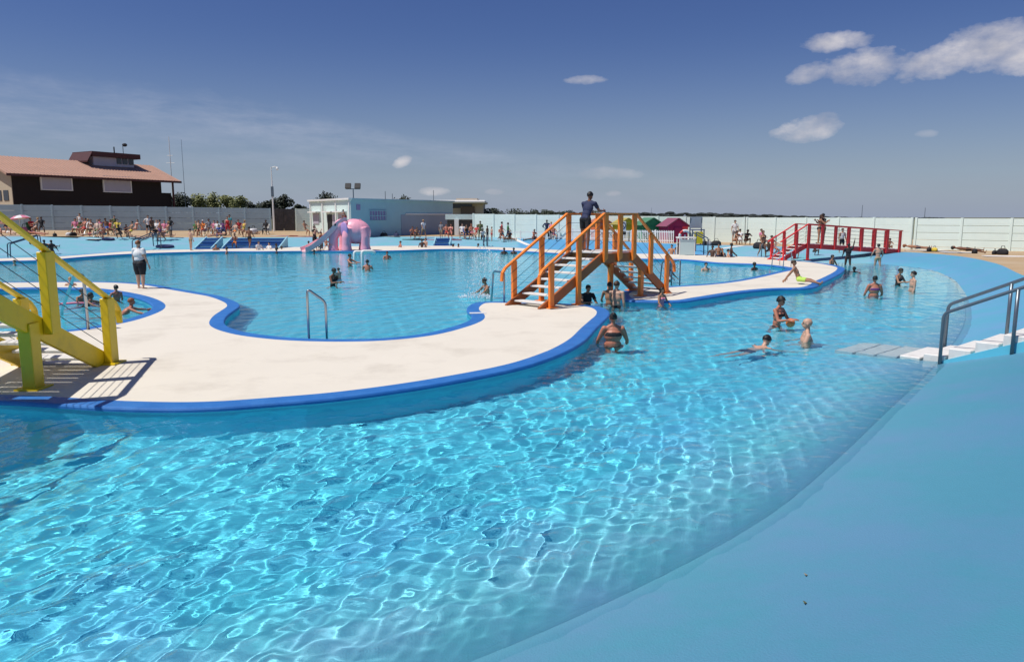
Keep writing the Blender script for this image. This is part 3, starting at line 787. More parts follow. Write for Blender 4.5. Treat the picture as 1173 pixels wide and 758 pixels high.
sg = empty('warning_sign', (0, 0, 0)); p = onland(712.5, 60.2); sg.location = p; tag(sg, 'white sign with dark prohibition ring on a post before yellow hut', 'sign')
zc = bpt(712.5, 259, 60.2).z - p.z
MB().box((0, 0, zc * .5 - .1), (.08, .06, zc + .2)).build('post', M_GREYTUBE, sg)
MB().box((0, -.05, zc), (.46, .03, .74)).build('panel', M_WHITEPAINT, sg, bevel=.01)
rg = MB(); k = 20
for i in range(k):
    a0, a1 = 2 * math.pi * i / k, 2 * math.pi * (i + 1) / k
    rg.prism([(math.cos(a) * r_, -.068, zc + .04 + math.sin(a) * r_ * 1.35) for a, r_ in ((a0, .15), (a0, .21), (a1, .21), (a1, .15))], (0, -.012, 0))
rg.beam((-.12, -.078, zc + .24), (.12, -.078, zc - .16), .012, .06, up=(1, 0, .6))
rg.build('ring', mat('sign_navy', (.03, .035, .10), .5, .1, 3), sg)
MB().box((0, -.05, zc - .56), (.46, .03, .26)).build('plate', M_DARK, sg)


def picket(pxa, Da, pxb, Db, h, label, step=.16):
    a = onland(pxa, Da); b = onland(pxb, Db); root = empty('picket_fence', a); tag(root, label, 'fence', None)
    d = b - a; L = d.length; k = int(L / step); ang = math.atan2(d.y, d.x)
    for zz in (.18, h - .12): MB().beam((0, .03, zz), (d.x, d.y + .03, d.z + zz), .03, .07).build('rail', M_WHITEPAINT, root)
    pk = MB()
    for i in range(k + 1):
        p = d * (i / k); pk.box((p.x, p.y, p.z + h / 2), (.075, .02, h), ang)
    pk.build('pickets', M_WHITEPAINT, root)
    for i in range(0, k + 1, max(1, int(2 / step))):
        p = d * (i / k); MB().box((p.x, p.y + .08, p.z + h / 2), (.09, .09, h + .1), ang).build('post', M_WHITEPAINT, root)
    return root


picket(727, 59.6, 770, 56.9, .95, 'white picket fence in front of the green and magenta huts')
picket(582, 69.0, 655, 67.0, .8, 'low white open rail fence left of the orange bridge on sand', 1.1)
picket(655, 66.5, 726, 59.8, .9, 'white picket fence seen through the orange bridge railings')

# ------------------------------------------------------------------ trees
M_BARK = mat('bark', (.07, .05, .035), .9, .2, 6)


def leafmat(name, c): return mat(name, c, .7, .45, .35)


M_LEAF_D = leafmat('dark_leaves', (.022, .035, .018)); M_LEAF_M = leafmat('green_leaves', (.20, .22, .075)); M_LEAF_S = leafmat('deep_leaves', (.03, .045, .02))


def tree(px0, px1, pyT, D, m, label, cat='tree', kind='round', seed=0, group='trees behind the fence', lowz=1.5):
    rnd = random.Random(seed); a = (px0 - CX) / FPX * D; b = (px1 - CX) / FPX * D; x = (a + b) / 2; w = (b - a) / 2 * 1.22
    g = gz(x, D) - .2; zt_ = bpt(px0, pyT, D).z - g
    t = empty('tree', (x, D, g)); tag(t, label, cat, group)
    tr = MB(); tr.tube([(0, 0, -.2), (.05, 0, zt_ * .35), (.1, .05, zt_ * .75)], [.22, .16, .07], 8)
    for i in range(6):
        an = rnd.uniform(0, 6.3); zz = zt_ * rnd.uniform(.3, .6); tr.tube([(0, 0, zz), (math.cos(an) * w * .4, math.sin(an) * w * .4, zz + zt_ * .15), (math.cos(an) * w * .7, math.sin(an) * w * .7, zz + zt_ * .25)], [.08, .05, .02], 5)
    tr.build('trunk', M_BARK, t)
    cr = MB()
    if kind == 'spiky':
        for i in range(60):
            an = rnd.uniform(0, 6.3); el = rnd.uniform(-.35, 1.35); L = w * rnd.uniform(.7, 1.15) * (1.0 if el < .8 else .9)
            c0 = Vector((0, 0, zt_ - w * 1.0)); dr_ = Vector((math.cos(an) * math.cos(el), math.sin(an) * math.cos(el), math.sin(el)))
            for k in range(6):
                p = c0 + dr_ * L * (k + 1) / 6 - Vector((0, 0, .12 * k * k * w / 20)); s = .16 * w
                u = Vector((rnd.uniform(-1, 1), rnd.uniform(-1, 1), rnd.uniform(-1, 1))).normalized() * s; v = u.orthogonal().normalized() * s * .35
                cr.add([p - u, p + v, p + u, p - v], [(0, 1, 2, 3)])
    else:
        cl = []
        for i in range(11):
            an = rnd.uniform(0, 6.3); rr_ = rnd.uniform(.1, .75); hz = rnd.uniform(-.1, .85)
            cl.append((Vector((math.cos(an) * w * rr_, math.sin(an) * w * .8 * rr_, lowz + (zt_ - lowz) * (.36 + .5 * hz))), w * rnd.uniform(.36, .56)))
        for c, r_ in cl:
            for k in range(150):
                d_ = Vector((rnd.gauss(0, 1), rnd.gauss(0, 1), rnd.gauss(0, 1))).normalized() * r_ * (rnd.random() ** .4)
                p = c + d_; p.z = min(p.z, zt_ - rnd.random() * .25); s = rnd.uniform(.10, .24) * (.7 + w * .08)
                u = Vector((rnd.uniform(-1, 1), rnd.uniform(-1, 1), rnd.uniform(-.6, .6))).normalized() * s; v = u.orthogonal().normalized() * s * .6
                cr.add([p - u, p + v, p + u, p - v], [(0, 1, 2, 3)])
    cr.build('crown', m, t)
    return t


TR = [(200, 226, 218, 104, M_LEAF_D, 'dark tree touching the veranda of brown building'), (222, 242, 219.5, 110, M_LEAF_M, 'light green tree, left of two above the grey fence'), (238, 258, 218.5, 112, M_LEAF_M, 'light green round tree, second along above the grey fence'),
      (256, 275, 220.5, 110, M_LEAF_M, 'light green tree, third along above the grey fence'), (270, 292, 222.5, 108, M_LEAF_M, 'low light green tree next to the dark clump'), (288, 305, 229, 104, M_LEAF_D, 'low dark bush left of the camera pole'),
      (302, 322, 226, 102, M_LEAF_D, 'dark dense tree just behind the camera pole'), (318, 338, 220, 104, M_LEAF_D, 'tall dark dense tree above the dark gate'), (338, 347, 232, 110, M_LEAF_D, 'small dark shrub right of the gate'), (346, 357, 234, 110, M_LEAF_D, 'lowest dark shrub beside the changing block')]
for i, a in enumerate(TR): tree(*a, seed=i + 3)
tree(367, 387, 217, 96, M_LEAF_D, 'spiky dark palm like tree behind the mint end wall', kind='spiky', seed=31)
tree(454, 472, 221.5, 98, M_LEAF_D, 'small spiky dark tree above the pale blue wall', kind='spiky', seed=32)
hed = [(540, 562, 237, 124), (558, 582, 238.5, 126), (578, 604, 239, 128), (600, 622, 239.2, 130), (618, 644, 240.2, 132), (640, 662, 241, 134), (658, 690, 241.5, 136), (686, 712, 243, 138)]
HL = ['dark bushy tree touching the white roofed building', 'second dark tree right of the white roofed building', 'third dark tree right of the white roofed building', 'dark tree at the middle of the row over mint fence',
      'dark tree left of the orange handrail, over mint fence', 'dark tree just behind the top left orange handrail', 'dark tree behind the man on the orange bridge', 'last low dark tree of the row, right of bridge man']
for i, (a, b, c, d_) in enumerate(hed): tree(a, b, c, d_, M_LEAF_D if i % 2 else M_LEAF_S, HL[i], seed=50 + i, group='row of dark trees beyond the mint fence', lowz=.3)
# far wooded shore, one mass
fw = MB(); rnd = random.Random(5)
for i in range(2600):
    az = rnd.uniform(-.66, .52); D = rnd.uniform(900, 1150); x = math.tan(az) * D
    pxx = CX + x / D * FPX; hmax = 7.5 + 2.5 * mnoise.noise(Vector((x * .012, 0, 0))) + 2 * mnoise.noise(Vector((x * .05, 3, 0)))
    hmax *= max(.12, min(1, (1010 - pxx) / 220)); z = rnd.uniform(0, 1) * hmax; s = rnd.uniform(1.5, 3.6)
    fw.ell((x, D, z), [(s * 1.8, 0, 0), (0, s, 0), (0, 0, s * .55)], 5, 4)
tag(fw.build('far_wood', mat('far_wood_leaves', (.035, .042, .04), .9, .4, .02)), 'long low band of dark trees on the far horizon', 'wood', kind='stuff')

# ================================================================== BRIDGES
def dup(o, parent=None):
    c = o.copy(); COL.objects.link(c)
    if parent is not None: c.parent = parent
    for ch in list(o.children): dup(ch, c)
    return c


def footbridge(name, origin, ang, run, w, x0, x1, zp, m, label, posts, legs, stairs=(1, 1), zr=1.08, nt=7, pw=.17, pt=.085, zslope=0.0, curl=True, wires=3, beam=.27, mb_=None):
    """local x along the bridge, y across (0 near side, w far side). Stairs 0..x0 and x1..run, platform between"""
    root = empty(name, origin, ang); tag(root, label, 'footbridge'); ms = mb_ or m
    zf = lambda x: zp + zslope * (x - x0)
    def top(x):
        if x < x0: return zp * x / x0 if stairs[0] else zp
        if x > x1: return zf(x1) * (run - x) / (run - x1) if stairs[1] else zf(x)
        return zf(x)
    mb = MB(); L = x1 - x0
    nb = max(6, int(L / .3))
    for i in range(nb):
        xa = x0 + L * (i + .5) / nb; mb.box((xa, w / 2, zf(xa) - .025), (L / nb - .012, w - .02, .05))
    mb.build('platform', M_TREAD, root, bevel=.005)
    for y in (-.03, w + .03):
        MB().beam((x0 - .02, y, zf(x0) - beam / 2 - .055), (x1 + .02, y, zf(x1) - beam / 2 - .055), .07, beam).build('platform_beam', ms, root, bevel=.006)
        if stairs[0]:
            s = zp / x0; dn = Vector((-s, 0, 1)).normalized() * -(beam / 2 + .02)
            MB().beam(Vector((-.12, y, -.12 * s + .02)) + dn * .35, Vector((x0 + .06, y, zp + .03)) + dn, .07, beam).build('stringer', ms, root, bevel=.006)
        if stairs[1]:
            ze_ = zf(x1); s = ze_ / (run - x1); dn = Vector((s, 0, 1)).normalized() * -(beam / 2 + .02)
            MB().beam(Vector((run + .12, y, -.12 * s + .02)) + dn * .35, Vector((x1 - .06, y, ze_ + .03)) + dn, .07, beam).build('stringer', ms, root, bevel=.006)
    for side in (0, 1):
        if not stairs[side]: continue
        for i in range(nt):
            f = (i + .75) / (nt + .75); x = x0 * f if side == 0 else run - (run - x1) * f; z = top(x)
            MB().box((x, w / 2, z - .02), (.27, w - .075, .045)).build('tread', M_TREAD, root, bevel=.006)
    for sd, y in ((-1, -.03 - .035 - pt / 2 - .003), (1, w + .03 + .035 + pt / 2 + .003)):
        for x in posts:
            z = top(x); zb_ = z - (.30 if x0 - .01 <= x <= x1 + .01 else .16)
            lg = x in legs
            if x < .5 and stairs[0] or x > run - .5 and stairs[1]: zb_ = .0
            if lg: zb_ = .0
            t = z + zr - .03; q = pw / 2
            if x0 - .01 <= x <= x1 + .01 and not lg: pts = [(x - q, y - pt / 2, t), (x - q, y - pt / 2, zb_), (x + q, y - pt / 2, zb_ + .1), (x + q, y - pt / 2, t)]
            else: pts = [(x - q, y - pt / 2, t), (x - q, y - pt / 2, zb_), (x + q, y - pt / 2, zb_), (x + q, y - pt / 2, t)]
            pm = MB().prism(pts, (0, pt, 0)).build('post', m, root, bevel=.008)
            if zb_ == .0: MB().box((x, y, .012), (pw + .16, pt + .16, .024)).build('base_plate', m, pm)
        pl = []
        if stairs[0]: pl += ([(-.22, y, top(.0) + zr - .42), (-.2, y, zr - .2)] if curl else []) + [(-.08, y, zr - .06)]
        pl += [(x0 if stairs[0] else x0 - .05, y, zf(x0) + zr), (x1 if stairs[1] else x1 + .05, y, zf(x1) + zr)]
        if stairs[1]: pl += [(run + .08, y, zr - .06)] + ([(run + .2, y, zr - .2), (run + .22, y, zr - .42)] if curl else [])
        hr = MB()
        for a, b in zip(pl[:-1], pl[1:]): hr.beam(a, b, .085, .05)
        hr.build('handrail', m, root)
        for k in range(wires):
            zz = zr * (k + 1) / (wires + 1)
            p2 = []
            if stairs[0]: p2.append((.1, y + sd * -.05, top(.1) + zz))
            p2 += [(x0, y + sd * -.05, zf(x0) + zz), (x1, y + sd * -.05, zf(x1) + zz)]
            if stairs[1]: p2.append((run - .1, y + sd * -.05, top(run - .1) + zz))
            MB().tube(p2, .006, 5).build('wire', M_WIRE, root)
    # lone legs, the same square posts
    for x in legs:
        if x in posts: continue
        for y in (.0, w):
            lg = MB().box((x, y, (top(x) - .14) / 2), (pw, pt * 1.4, top(x) - .14)).build('leg', m, root, bevel=.008)
            MB().box((x, y, .012), (pw + .16, pt + .2, .024)).build('base_plate', m, lg)
    return root


# orange bridge between the two islands
oN = P(620, 353.6); oF = P(764, 335.0); od = oF - oN; ORUN = od.length; OANG = math.atan2(od.y, od.x)
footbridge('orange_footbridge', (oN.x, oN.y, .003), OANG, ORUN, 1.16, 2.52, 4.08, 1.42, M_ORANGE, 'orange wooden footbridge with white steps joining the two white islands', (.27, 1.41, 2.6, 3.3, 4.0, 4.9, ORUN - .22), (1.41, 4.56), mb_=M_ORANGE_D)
# red bridge at the back right
rN = P(893, 298.2); rE = Vector((23.2, 44.7, 0)); rd = rE - rN; RRUN = rd.length; RANG = math.atan2(rd.y, rd.x)
footbridge('red_footbridge', (rN.x, rN.y, .003), RANG, RRUN, .88, 1.75, RRUN, .95, M_RED, 'long red footbridge landing on the blue bank at right', (.2, 1.0, 1.8) + tuple(1.8 + (RRUN - 1.9) * k / 7 for k in range(1, 8)), (1.8,), stairs=(1, 0), nt=5, zslope=-.062, curl=False, wires=4, beam=.24)
# yellow bridge, mostly beyond the left edge
yE = P(121, 414.5); YW = 1.15
yx = yE.x
# its near-side line runs towards the viewer along -y
footbridge('yellow_footbridge', (yx + .04 - YW, yE.y, .003), R(-90), 11.6, YW, 2.9, 8.7, 1.6, M_YELLOW, 'big yellow footbridge with white steps cut by the left edge', (.12, 1.62, 3.02, 4.4, 5.8, 7.2, 8.58, 10.0, 11.45), (1.95, 9.7), pw=.22, pt=.13, nt=8, zr=1.05, beam=.31, wires=4)

# ================================================================== RAILS AND LADDERS
def rail(name, pts, r, m, label, cat='handrail', posts=(), group=None):
    """tube rail through world points; posts are (top, bottom) pairs built as parts"""
    o = Vector(pts[0]); root = empty(name, (o.x, o.y, o.z)); tag(root, label, cat, group)
    MB().tube([Vector(p) - o for p in pts], r, 10).build('rail', m, root, smooth=True)
    for a, b in posts: MB().tube([Vector(a) - o, Vector(b) - o], r, 10).build('post', m, root, smooth=True)
    return root


def arc_pts(a, b, c, k=5):
    """rounded corner at b"""
    a, b, c = Vector(a), Vector(b), Vector(c); p = b + (a - b).normalized() * .1; q = b + (c - b).normalized() * .1
    return [p.lerp(b, t).lerp(b.lerp(q, t), t) for t in [i / k for i in range(k + 1)]]


def bent(*ps):
    out = [Vector(ps[0])]
    for i in range(1, len(ps) - 1): out += arc_pts(ps[i - 1], ps[i], ps[i + 1])
    return out + [Vector(ps[-1])]


# grey double handrail with white steps at the right
nA, fA = P(1076, 419, WZ - .06), P(1081.5, 404, WZ - .06)
nB, fB = P(1160, 395, .33), P(1153, 383, .33)
for a, b, lab in ((nA, nB, 'grey double rail at right, nearer tube over white steps'), (fA, fB, 'grey double rail at right, farther tube over white steps')):
    d = (b - a); ta = a + Vector((0, 0, .93)); tb = b + Vector((0, 0, .92)); tc = tb + d * 1.1
    rail('step_handrail', bent(a - Vector((0, 0, .25)), ta, tb, tc, tc - Vector((0, 0, 1.2))), .03, M_GREYTUBE, lab, posts=[(tb, b - Vector((0, 0, .2)))], group='grey handrails of the white steps')
st = empty('pool_steps', nA); tag(st, 'white painted steps rising from the water between grey rails', 'steps')
d = (nB - nA); d.z = 0; wv = (fA - nA); wv.z = 0; wl_ = wv.length; L = d.length; dn = d.normalized(); ang = math.atan2(dn.y, dn.x)
pn = Vector((-dn.y, dn.x, 0)); pn = pn if pn.dot(wv) > 0 else -pn
zl_ = lambda t: WZ + .03 + (.33 - WZ) * t / L * (1 if t > 0 else .5)
ea, eb_ = -.1, 2.9
sd_ = [Vector((dn.x * t, dn.y * t, zl_(t) - nA.z + o)) + pn * (wl_ * .03) for t, o in ((ea, -.03), (eb_, -.03), (eb_, -.6), (ea, -.6))]
MB().prism(sd_, pn * (wl_ * .90)).build('stair_base', M_WALLBLUE, st)
for i in range(-5, 7):
    t = i * .40 + .28; c = nA + dn * t + pn * (wl_ * .48)
    MB().box((c.x - nA.x, c.y - nA.y, zl_(t) - nA.z - .075), (.345, wl_ * .88, .37), ang).build('step', M_TREAD, st, bevel=.012)


def ladder_rail(px, py, px2, py2, h, z, lab, m=M_STEEL, h2=None, name='pool_handrail', group=None):
    a = P(px, py, z); b = P(px2, py2, z)
    ta = a + Vector((0, 0, h)); tb = b + Vector((0, 0, h2 if h2 else h))
    return rail(name, bent(a - Vector((0, 0, .02)), ta, tb, b - Vector((0, 0, .5))), .025, m, lab, group=group)


ladder_rail(354, 387.6, 374.5, 386.5, 1.0, 0, 'steel handrail standing on the blue edge of inner pool', h2=.72)
r_ = P(577.5, 346.2); rail('pool_handrail', bent(r_, r_ + Vector((0, 0, .85)), r_ + Vector((-.32, .45, .85)), r_ + Vector((-.4, .6, -.4))), .03, M_STEEL, 'short steel handrail left of the orange bridge foot')
a = P(101, 377.5); b = P(73, 364, WZ)
rail('pool_handrail', bent(a, a + Vector((0, 0, 1.18)), a + Vector((-.25, .1, 1.18)), b + Vector((-.4, .6, .1)), b + Vector((-.6, .9, -.5))), .035, M_STEEL, 'sloping steel handrail in small pool behind yellow bridge')
for i, (px, lab) in enumerate(((769, 'steel pool rail right of orange bridge, left of pair'), (778.5, 'steel pool rail right of orange bridge, right of pair'))):
    b = P(px, 326.8); rail('pool_handrail', bent(b, b + Vector((0, 0, .9)), b + Vector((-.25, .5, .8)), b + Vector((-.3, .75, -.4))), .025, M_GREYTUBE, lab, group='grey pool rails right of the orange bridge')
for px, py, lab in ((893, 305, 'small grey ladder rail under red steps, left of pair'), (906, 307, 'small grey ladder rail under red steps, right of pair')):
    b = P(px, py - 1.5); rail('pool_handrail', bent(b, b + Vector((0, 0, .7)), b + Vector((-.55, -.55, .6)), b + Vector((-.65, -.65, -.4))), .022, M_STEEL, lab, group='ladder rails under the red bridge')
for px0, py0, px1, py1, D0, D1, lab in ((871, 288, 887, 272, 46, 50, 'dark handrail up the blue bank left of red bridge'),):
    a = onland(px0, D0); b = onland(px1, D1); rail('bank_handrail', bent(a, a + Vector((0, 0, .8)), b + Vector((0, 0, .95)), b), .03, M_GREYTUBE, lab)
for px, D, lab in ((166, 56, 'far dark ladder rail behind the woman in white'), (171, 56, 'middle dark ladder rail right of woman in white'), (174.5, 54, 'dark ladder rail farthest right of woman in white'), (553, 62.5, 'dark bank ladder rail, left of three beneath the white gate column'), (557, 62.5, 'dark bank ladder rail, right of swimmer at far bank'), (30, 51, 'dark post rail at the far left bank, left one'), (33, 51, 'dark post rail at the far left bank, right one')):
    a = onland(px, D); rail('bank_handrail', bent(a + Vector((.2, -2.0, -.35)), a + Vector((.2, -1.9, .75)), a + Vector((0, 1.6, 1.25)), a + Vector((0, 1.7, .1))), .035, M_WIRE, lab)

# ================================================================== ELEPHANT SLIDE
M_PINK = mat('pink_fibreglass', (.92, .40, .50), .4, .06, 2, grime=(.85, .36, .46), gscale=2, gamt=.5)
M_LILAC = mat('lilac_fibreglass', (.55, .32, .62), .4, .08, 3)
M_PINKPALE = mat('pale_pink_chute', (.95, .54, .57), .3, .05, 3)
eD = P(400, 286.6).y - .2
eo = PD(402, 286.5, eD); el_ = empty('elephant_slide', (eo.x, eo.y, 0.003)); tag(el_, 'pink elephant shaped water slide with its trunk as chute', 'slide')
k_ = eD / FPX


def E(px, py, dy=0.0): return Vector(((px - 402) * k_, dy, (286.8 - py) * k_))


body = MB()
body.ell(E(407.5, 265.5), [(18 * k_, 0, -2.5 * k_), (0, 13 * k_, 0), (2 * k_, 0, 14 * k_)], 20, 14)
for px, dy in ((384, -.4), (400, -.75), (420, -.45), (415, .7), (392, .7)):
    body.tube([E(px + (408 - px) * .25, 262, dy * .8), E(px, 272, dy), E(px - .3, 281, dy), E(px - .3, 286.8, dy)], [5.6 * k_, 5.4 * k_, 5.3 * k_, 6.2 * k_], 14)
body.ell(E(393, 259, -.25), [(8 * k_, 0, 0), (0, 7.5 * k_, 0), (0, 0, 7.8 * k_)], 16, 12)
me = body.mesh('body'); o_ = bpy.data.objects.new('tmp', me); COL.objects.link(o_)
md = o_.modifiers.new('r', 'REMESH'); md.mode = 'VOXEL'; md.voxel_size = .045
md = o_.modifiers.new('s', 'SMOOTH'); md.iterations = 6; md.factor = .6
dg = bpy.context.evaluated_depsgraph_get(); me2 = bpy.data.meshes.new_from_object(o_.evaluated_get(dg)); bpy.data.objects.remove(o_)
link_mesh('body', me2, M_PINK, el_, smooth=True)
for dy, s in ((-.85, -1), (.75, 1)):
    ear = MB().ell(E(398, 263, dy), [(5.2 * k_, s * .25, 0), (.03, .12 * s, 0), (0, s * .1, 8.2 * k_)], 14, 10).build('ear', M_LILAC, el_, smooth=True)
# chute: trunk down to the water, channel section
ch = MB(); path = [E(399, 253.5, -.2), E(393, 256.5, -.3), E(384, 265, -.4), E(373, 274.8, -.6), E(366, 280.2, -.8), E(359, 284.6, -1.1), E(354, 286.8, -1.4)]
path = catmull([tuple(p) for p in path], 6, False)
n0 = len(ch.v); prof = [(-.32, .28), (-.28, .05), (-.15, -.04), (.15, -.04), (.28, .05), (.32, .28), (.39, .28), (.35, -.02), (.19, -.13), (-.19, -.13), (-.35, -.02), (-.39, .28)]
vs = []; fs = []; kp = len(prof)
for i, p in enumerate(path):
    t = Vector(path[min(i + 1, len(path) - 1)]) - Vector(path[max(i - 1, 0)]); t.normalize(); s = t.cross(Vector((0, 0, 1))).normalized(); u = s.cross(t)
    vs += [Vector(p) + s * a + u * b for a, b in prof]
for i in range(len(path) - 1):
    for j in range(kp): fs.append((i * kp + j, i * kp + (j + 1) % kp, (i + 1) * kp + (j + 1) % kp, (i + 1) * kp + j))
fs += [tuple(range(kp)), tuple((len(path) - 1) * kp + j for j in range(kp))[::-1]]
ch.add(vs, fs).build('chute', M_PINKPALE, el_, smooth=False)
hoods = MB(); hoods.ell(E(398, 256.5, -.2), [(5.5 * k_, 0, 0), (0, .55, 0), (0, 0, 3.4 * k_)], 14, 8).build('head_top', M_PINK, el_, smooth=True)
ld = MB()
for s in (-.25, .25): ld.tube([E(424, 286.5, s), E(415, 255, s), E(413, 251.5, s)], .03, 6)
for i in range(7): ld.tube([E(424 - 9 * i / 7, 286.5 - 31 * i / 7, -.25), E(424 - 9 * i / 7, 286.5 - 31 * i / 7, .25)], .025, 6)
ld.build('ladder', M_PINK, el_)
for dy in (-.62,): MB().ell(E(388.5, 258, -.95), [(.07, 0, 0), (0, .05, 0), (0, 0, .09)], 8, 6).build('eye', M_DARK, el_)

# water goal pipes in the pool in front of it
for px, pyb, pyt, lab in ((415.5, 306, 288, 'white water pipe standing in pool, nearer and taller'), (406.5, 302, 288.5, 'white water pipe standing in pool, farther left one')):
    b = wat(px, pyb); t = PD(px, pyt, b.y); g = empty('water_pipe', (b.x, b.y, FZ)); tag(g, lab, 'pipe', 'white water pipes in the pool')
    MB().tube(bent((0, 0, 0), (0, 0, t.z - FZ), (.5, .15, t.z - FZ), (.62, .2, t.z - FZ - .12)), .085, 10).build('pipe', M_WHITEPAINT, g, smooth=True)
    MB().lathe((0, 0, 0), [(.18, 0), (.18, .05), (.1, .06)], 12).build('flange', M_WHITEPAINT, g)

# ================================================================== BLUE SLATTED TIERS ON THE BANK, FLOATS, RING, CHAIR
M_BENCH = mat('deep_blue_slats', (.022, .12, .36), .5, .12, 2)
M_BENCHL = mat('pale_blue_ends', (.30, .55, .66), .5, .06, 2)


def tiers(px0, px1, pyb, pyt, Db, label, k=4):
    a = onland(px0, Db); b = onland(px1, Db); z = a.z; t = empty('tiered_bench', (a.x, a.y, z)); tag(t, label, 'bench', 'blue slatted tiers on the far bank')
    w = b.x - a.x; zt_ = PD(px0, pyt, Db + 2.2).z - z
    for i in range(k):
        MB().box((w / 2, .35 + i * .55, zt_ * (i + .6) / k), (w, .42, .12)).build('slat', M_BENCH, t)
        MB().box((w / 2, .18 + i * .55, zt_ * (i + .25) / k - .04), (w - .1, .05, zt_ / k * .7)).build('riser', M_BENCHL if i % 2 else M_BENCH, t)
    for x in (-.09, w + .09): MB().prism([(x - .05, .05, -.3), (x - .05, .05, .15), (x - .05, .2 + k * .55, zt_ + .1), (x - .05, .2 + k * .55, -.3)], (.1, 0, 0)).build('side_panel', M_BENCHL, t)
    return t


tiers(226, 242, 284.5, 272.5, 57.5, 'short blue slatted bench tier left of the long one')
tiers(257, 319, 284.5, 272.5, 58.5, 'long blue slatted bench tier on the far bank')
tiers(498.5, 514, 282, 272.5, 64, 'small deep blue slatted tier below the changing block shade', 3)
for px, py, D, rx, lab in ((124, 275, 57.8, .45, 'dark oval float lying high on the far bank'), (189, 283.3, 56.6, .66, 'dark oval float lying low on the far bank')):
    p = hit(px, py); f = MB(); rr_ = rx * p.y / 57; kk = 28; vs = []; fs = []
    prof = [(0, .10), (.7, .10), (.95, .16), (1.0, .08), (.96, 0), (0, 0)]
    f.lathe((0, 0, 0), [(max(.01, a * rr_), b) for a, b in prof], 24)
    o = f.build('float_mat', mat('navy_rubber', (.018, .028, .09), .4, .2, 2)); o.location = (p.x, p.y, p.z - .02); o.scale = (1, .8, 1)
    n_ = LAND.ray_cast(Vector((p.x, p.y, 5)), Vector((0, 0, -1)))[1]; o.rotation_euler = n_.to_track_quat('Z', 'Y').to_euler()
    tag(o, lab, 'float', 'dark oval floats')
# white starter box with ladder rails beyond the strip, life ring, lifeguard chair
M_LIFER = mat('lifering_red', (.6, .03, .03), .5, .1, 3)
b = onland(786, 47.6); bx = empty('white_box', (b.x, b.y, min(b.z, 0))); tag(bx, 'pale open sided box platform standing beyond white strip', 'platform')
for s in (-.48, .48):
    for y in (0, .8): MB().box((s, y, .55), (.06, .06, 1.1)).build('leg', M_WHITEPAINT, bx)
MB().box((0, .4, 1.12), (1.1, .95, .08)).build('top', M_WHITEPAINT, bx)
MB().box((0, -.01, .52), (.88, .03, .98)).build('front_panel', mat('pale_mint_panel', (.55, .68, .68), .5, .05, 2), bx)
for px, lab in ((794, 'dark blue ladder rail right of pale box, left'), (798.5, 'dark blue ladder rail right of pale box, right')):
    a = onland(px, 50.5); rail('bank_handrail', bent(a + Vector((.1, -2.2, -.1)), a + Vector((.1, -2.1, 1.0)), a + Vector((0, .6, 1.35)), a + Vector((0, .7, 0))), .035, M_WIRE, lab)
lr = empty('life_ring', onland(783, 55.6)); tag(lr, 'white and red life ring on a white stand', 'life ring')
c0 = Vector((0, -.08, bpt(783, 270.5, 55.6).z - lr.location.z))
tor = MB(); kk = 28
vs = []; fs = []; mi_ = []
for i in range(kk):
    a = 2 * math.pi * i / kk
    for j in range(8):
        b_ = 2 * math.pi * j / 8; rr_ = .40 + .10 * math.cos(b_); vs.append(c0 + Vector((rr_ * math.cos(a), .08 * math.sin(b_), rr_ * math.sin(a))))
for i in range(kk):
    for j in range(8): fs.append((i * 8 + j, ((i + 1) % kk) * 8 + j, ((i + 1) % kk) * 8 + (j + 1) % 8, i * 8 + (j + 1) % 8)); mi_.append(1 if (i // 3) % 4 == 3 else 0)
tor.v = vs; tor.f = fs; tor.mi = mi_; tor.build('ring', [M_WHITEPAINT, M_LIFER], lr, smooth=True)
MB().box((0, 0, c0.z * .5 - .05), (.1, .06, c0.z + .3)).build('post', M_WHITEPAINT, lr)
MB().box((0, -.035, c0.z + .62), (.4, .04, .18)).build('cap_board', M_LIFER, lr)
# lifeguard chair
lp = onland(798, 54.6); lg = empty('lifeguard_chair', lp); tag(lg, 'tall lifeguard chair with grey back and yellow front panel', 'chair')
zt_ = bpt(797, 249.5, 54.6).z - lp.z
for s in (-.42, .42):
    for y, tp in ((0, 1.15), (.75, zt_)): MB().beam((s, y - (.12 if y == 0 else -.1), 0), (s, y, tp), .07, .07, up=(0, 1, 0)).build('leg', M_GREYTUBE, lg)
MB().box((0, .38, 1.1), (.95, .8, .06)).build('seat', mat('navy_seat', (.03, .05, .14), .5, .1, 3), lg)
MB().box((0, .76, (1.1 + zt_) / 2 + .1), (.9, .05, zt_ - 1.15)).build('backrest', mat('grey_board', (.36, .38, .40), .6, .1, 3), lg)
MB().box((0, -.14, .55), (.62, .04, .85)).build('front_panel', M_YELLOW, lg)
st_ = MB()
for k in range(3): st_.tube([(-.42, -.1, .28 + .28 * k), (.42, -.1, .28 + .28 * k)], .025, 6)
st_.build('rungs', M_GREYTUBE, lg)
# painted white lines on the far bank
def paintline(a, b, w, name='painted_line'):
    A, B = hit(*a), hit(*b); k = 14; pts = []
    for i in range(k + 1):
        p = A.lerp(B, i / k); pts.append(Vector((p.x, p.y, gz(p.x, p.y) + .012)))
    d = (B - A); d.z = 0; d.normalize(); s = Vector((-d.y, d.x, 0)) * w / 2
    v = [];
    for p in pts: v += [Vector((p.x + s.x, p.y + s.y, gz(p.x + s.x, p.y + s.y) + .012)), Vector((p.x - s.x, p.y - s.y, gz(p.x - s.x, p.y - s.y) + .012))]
    o = MB().add(v, [(2 * i, 2 * i + 1, 2 * i + 3, 2 * i + 2) for i in range(k)]).build(name, M_WHITEPAINT); tag(o, kind='structure')


paintline((586, 272.3), (606, 281), .45); paintline((823, 285.5), (851, 281.6), .45)
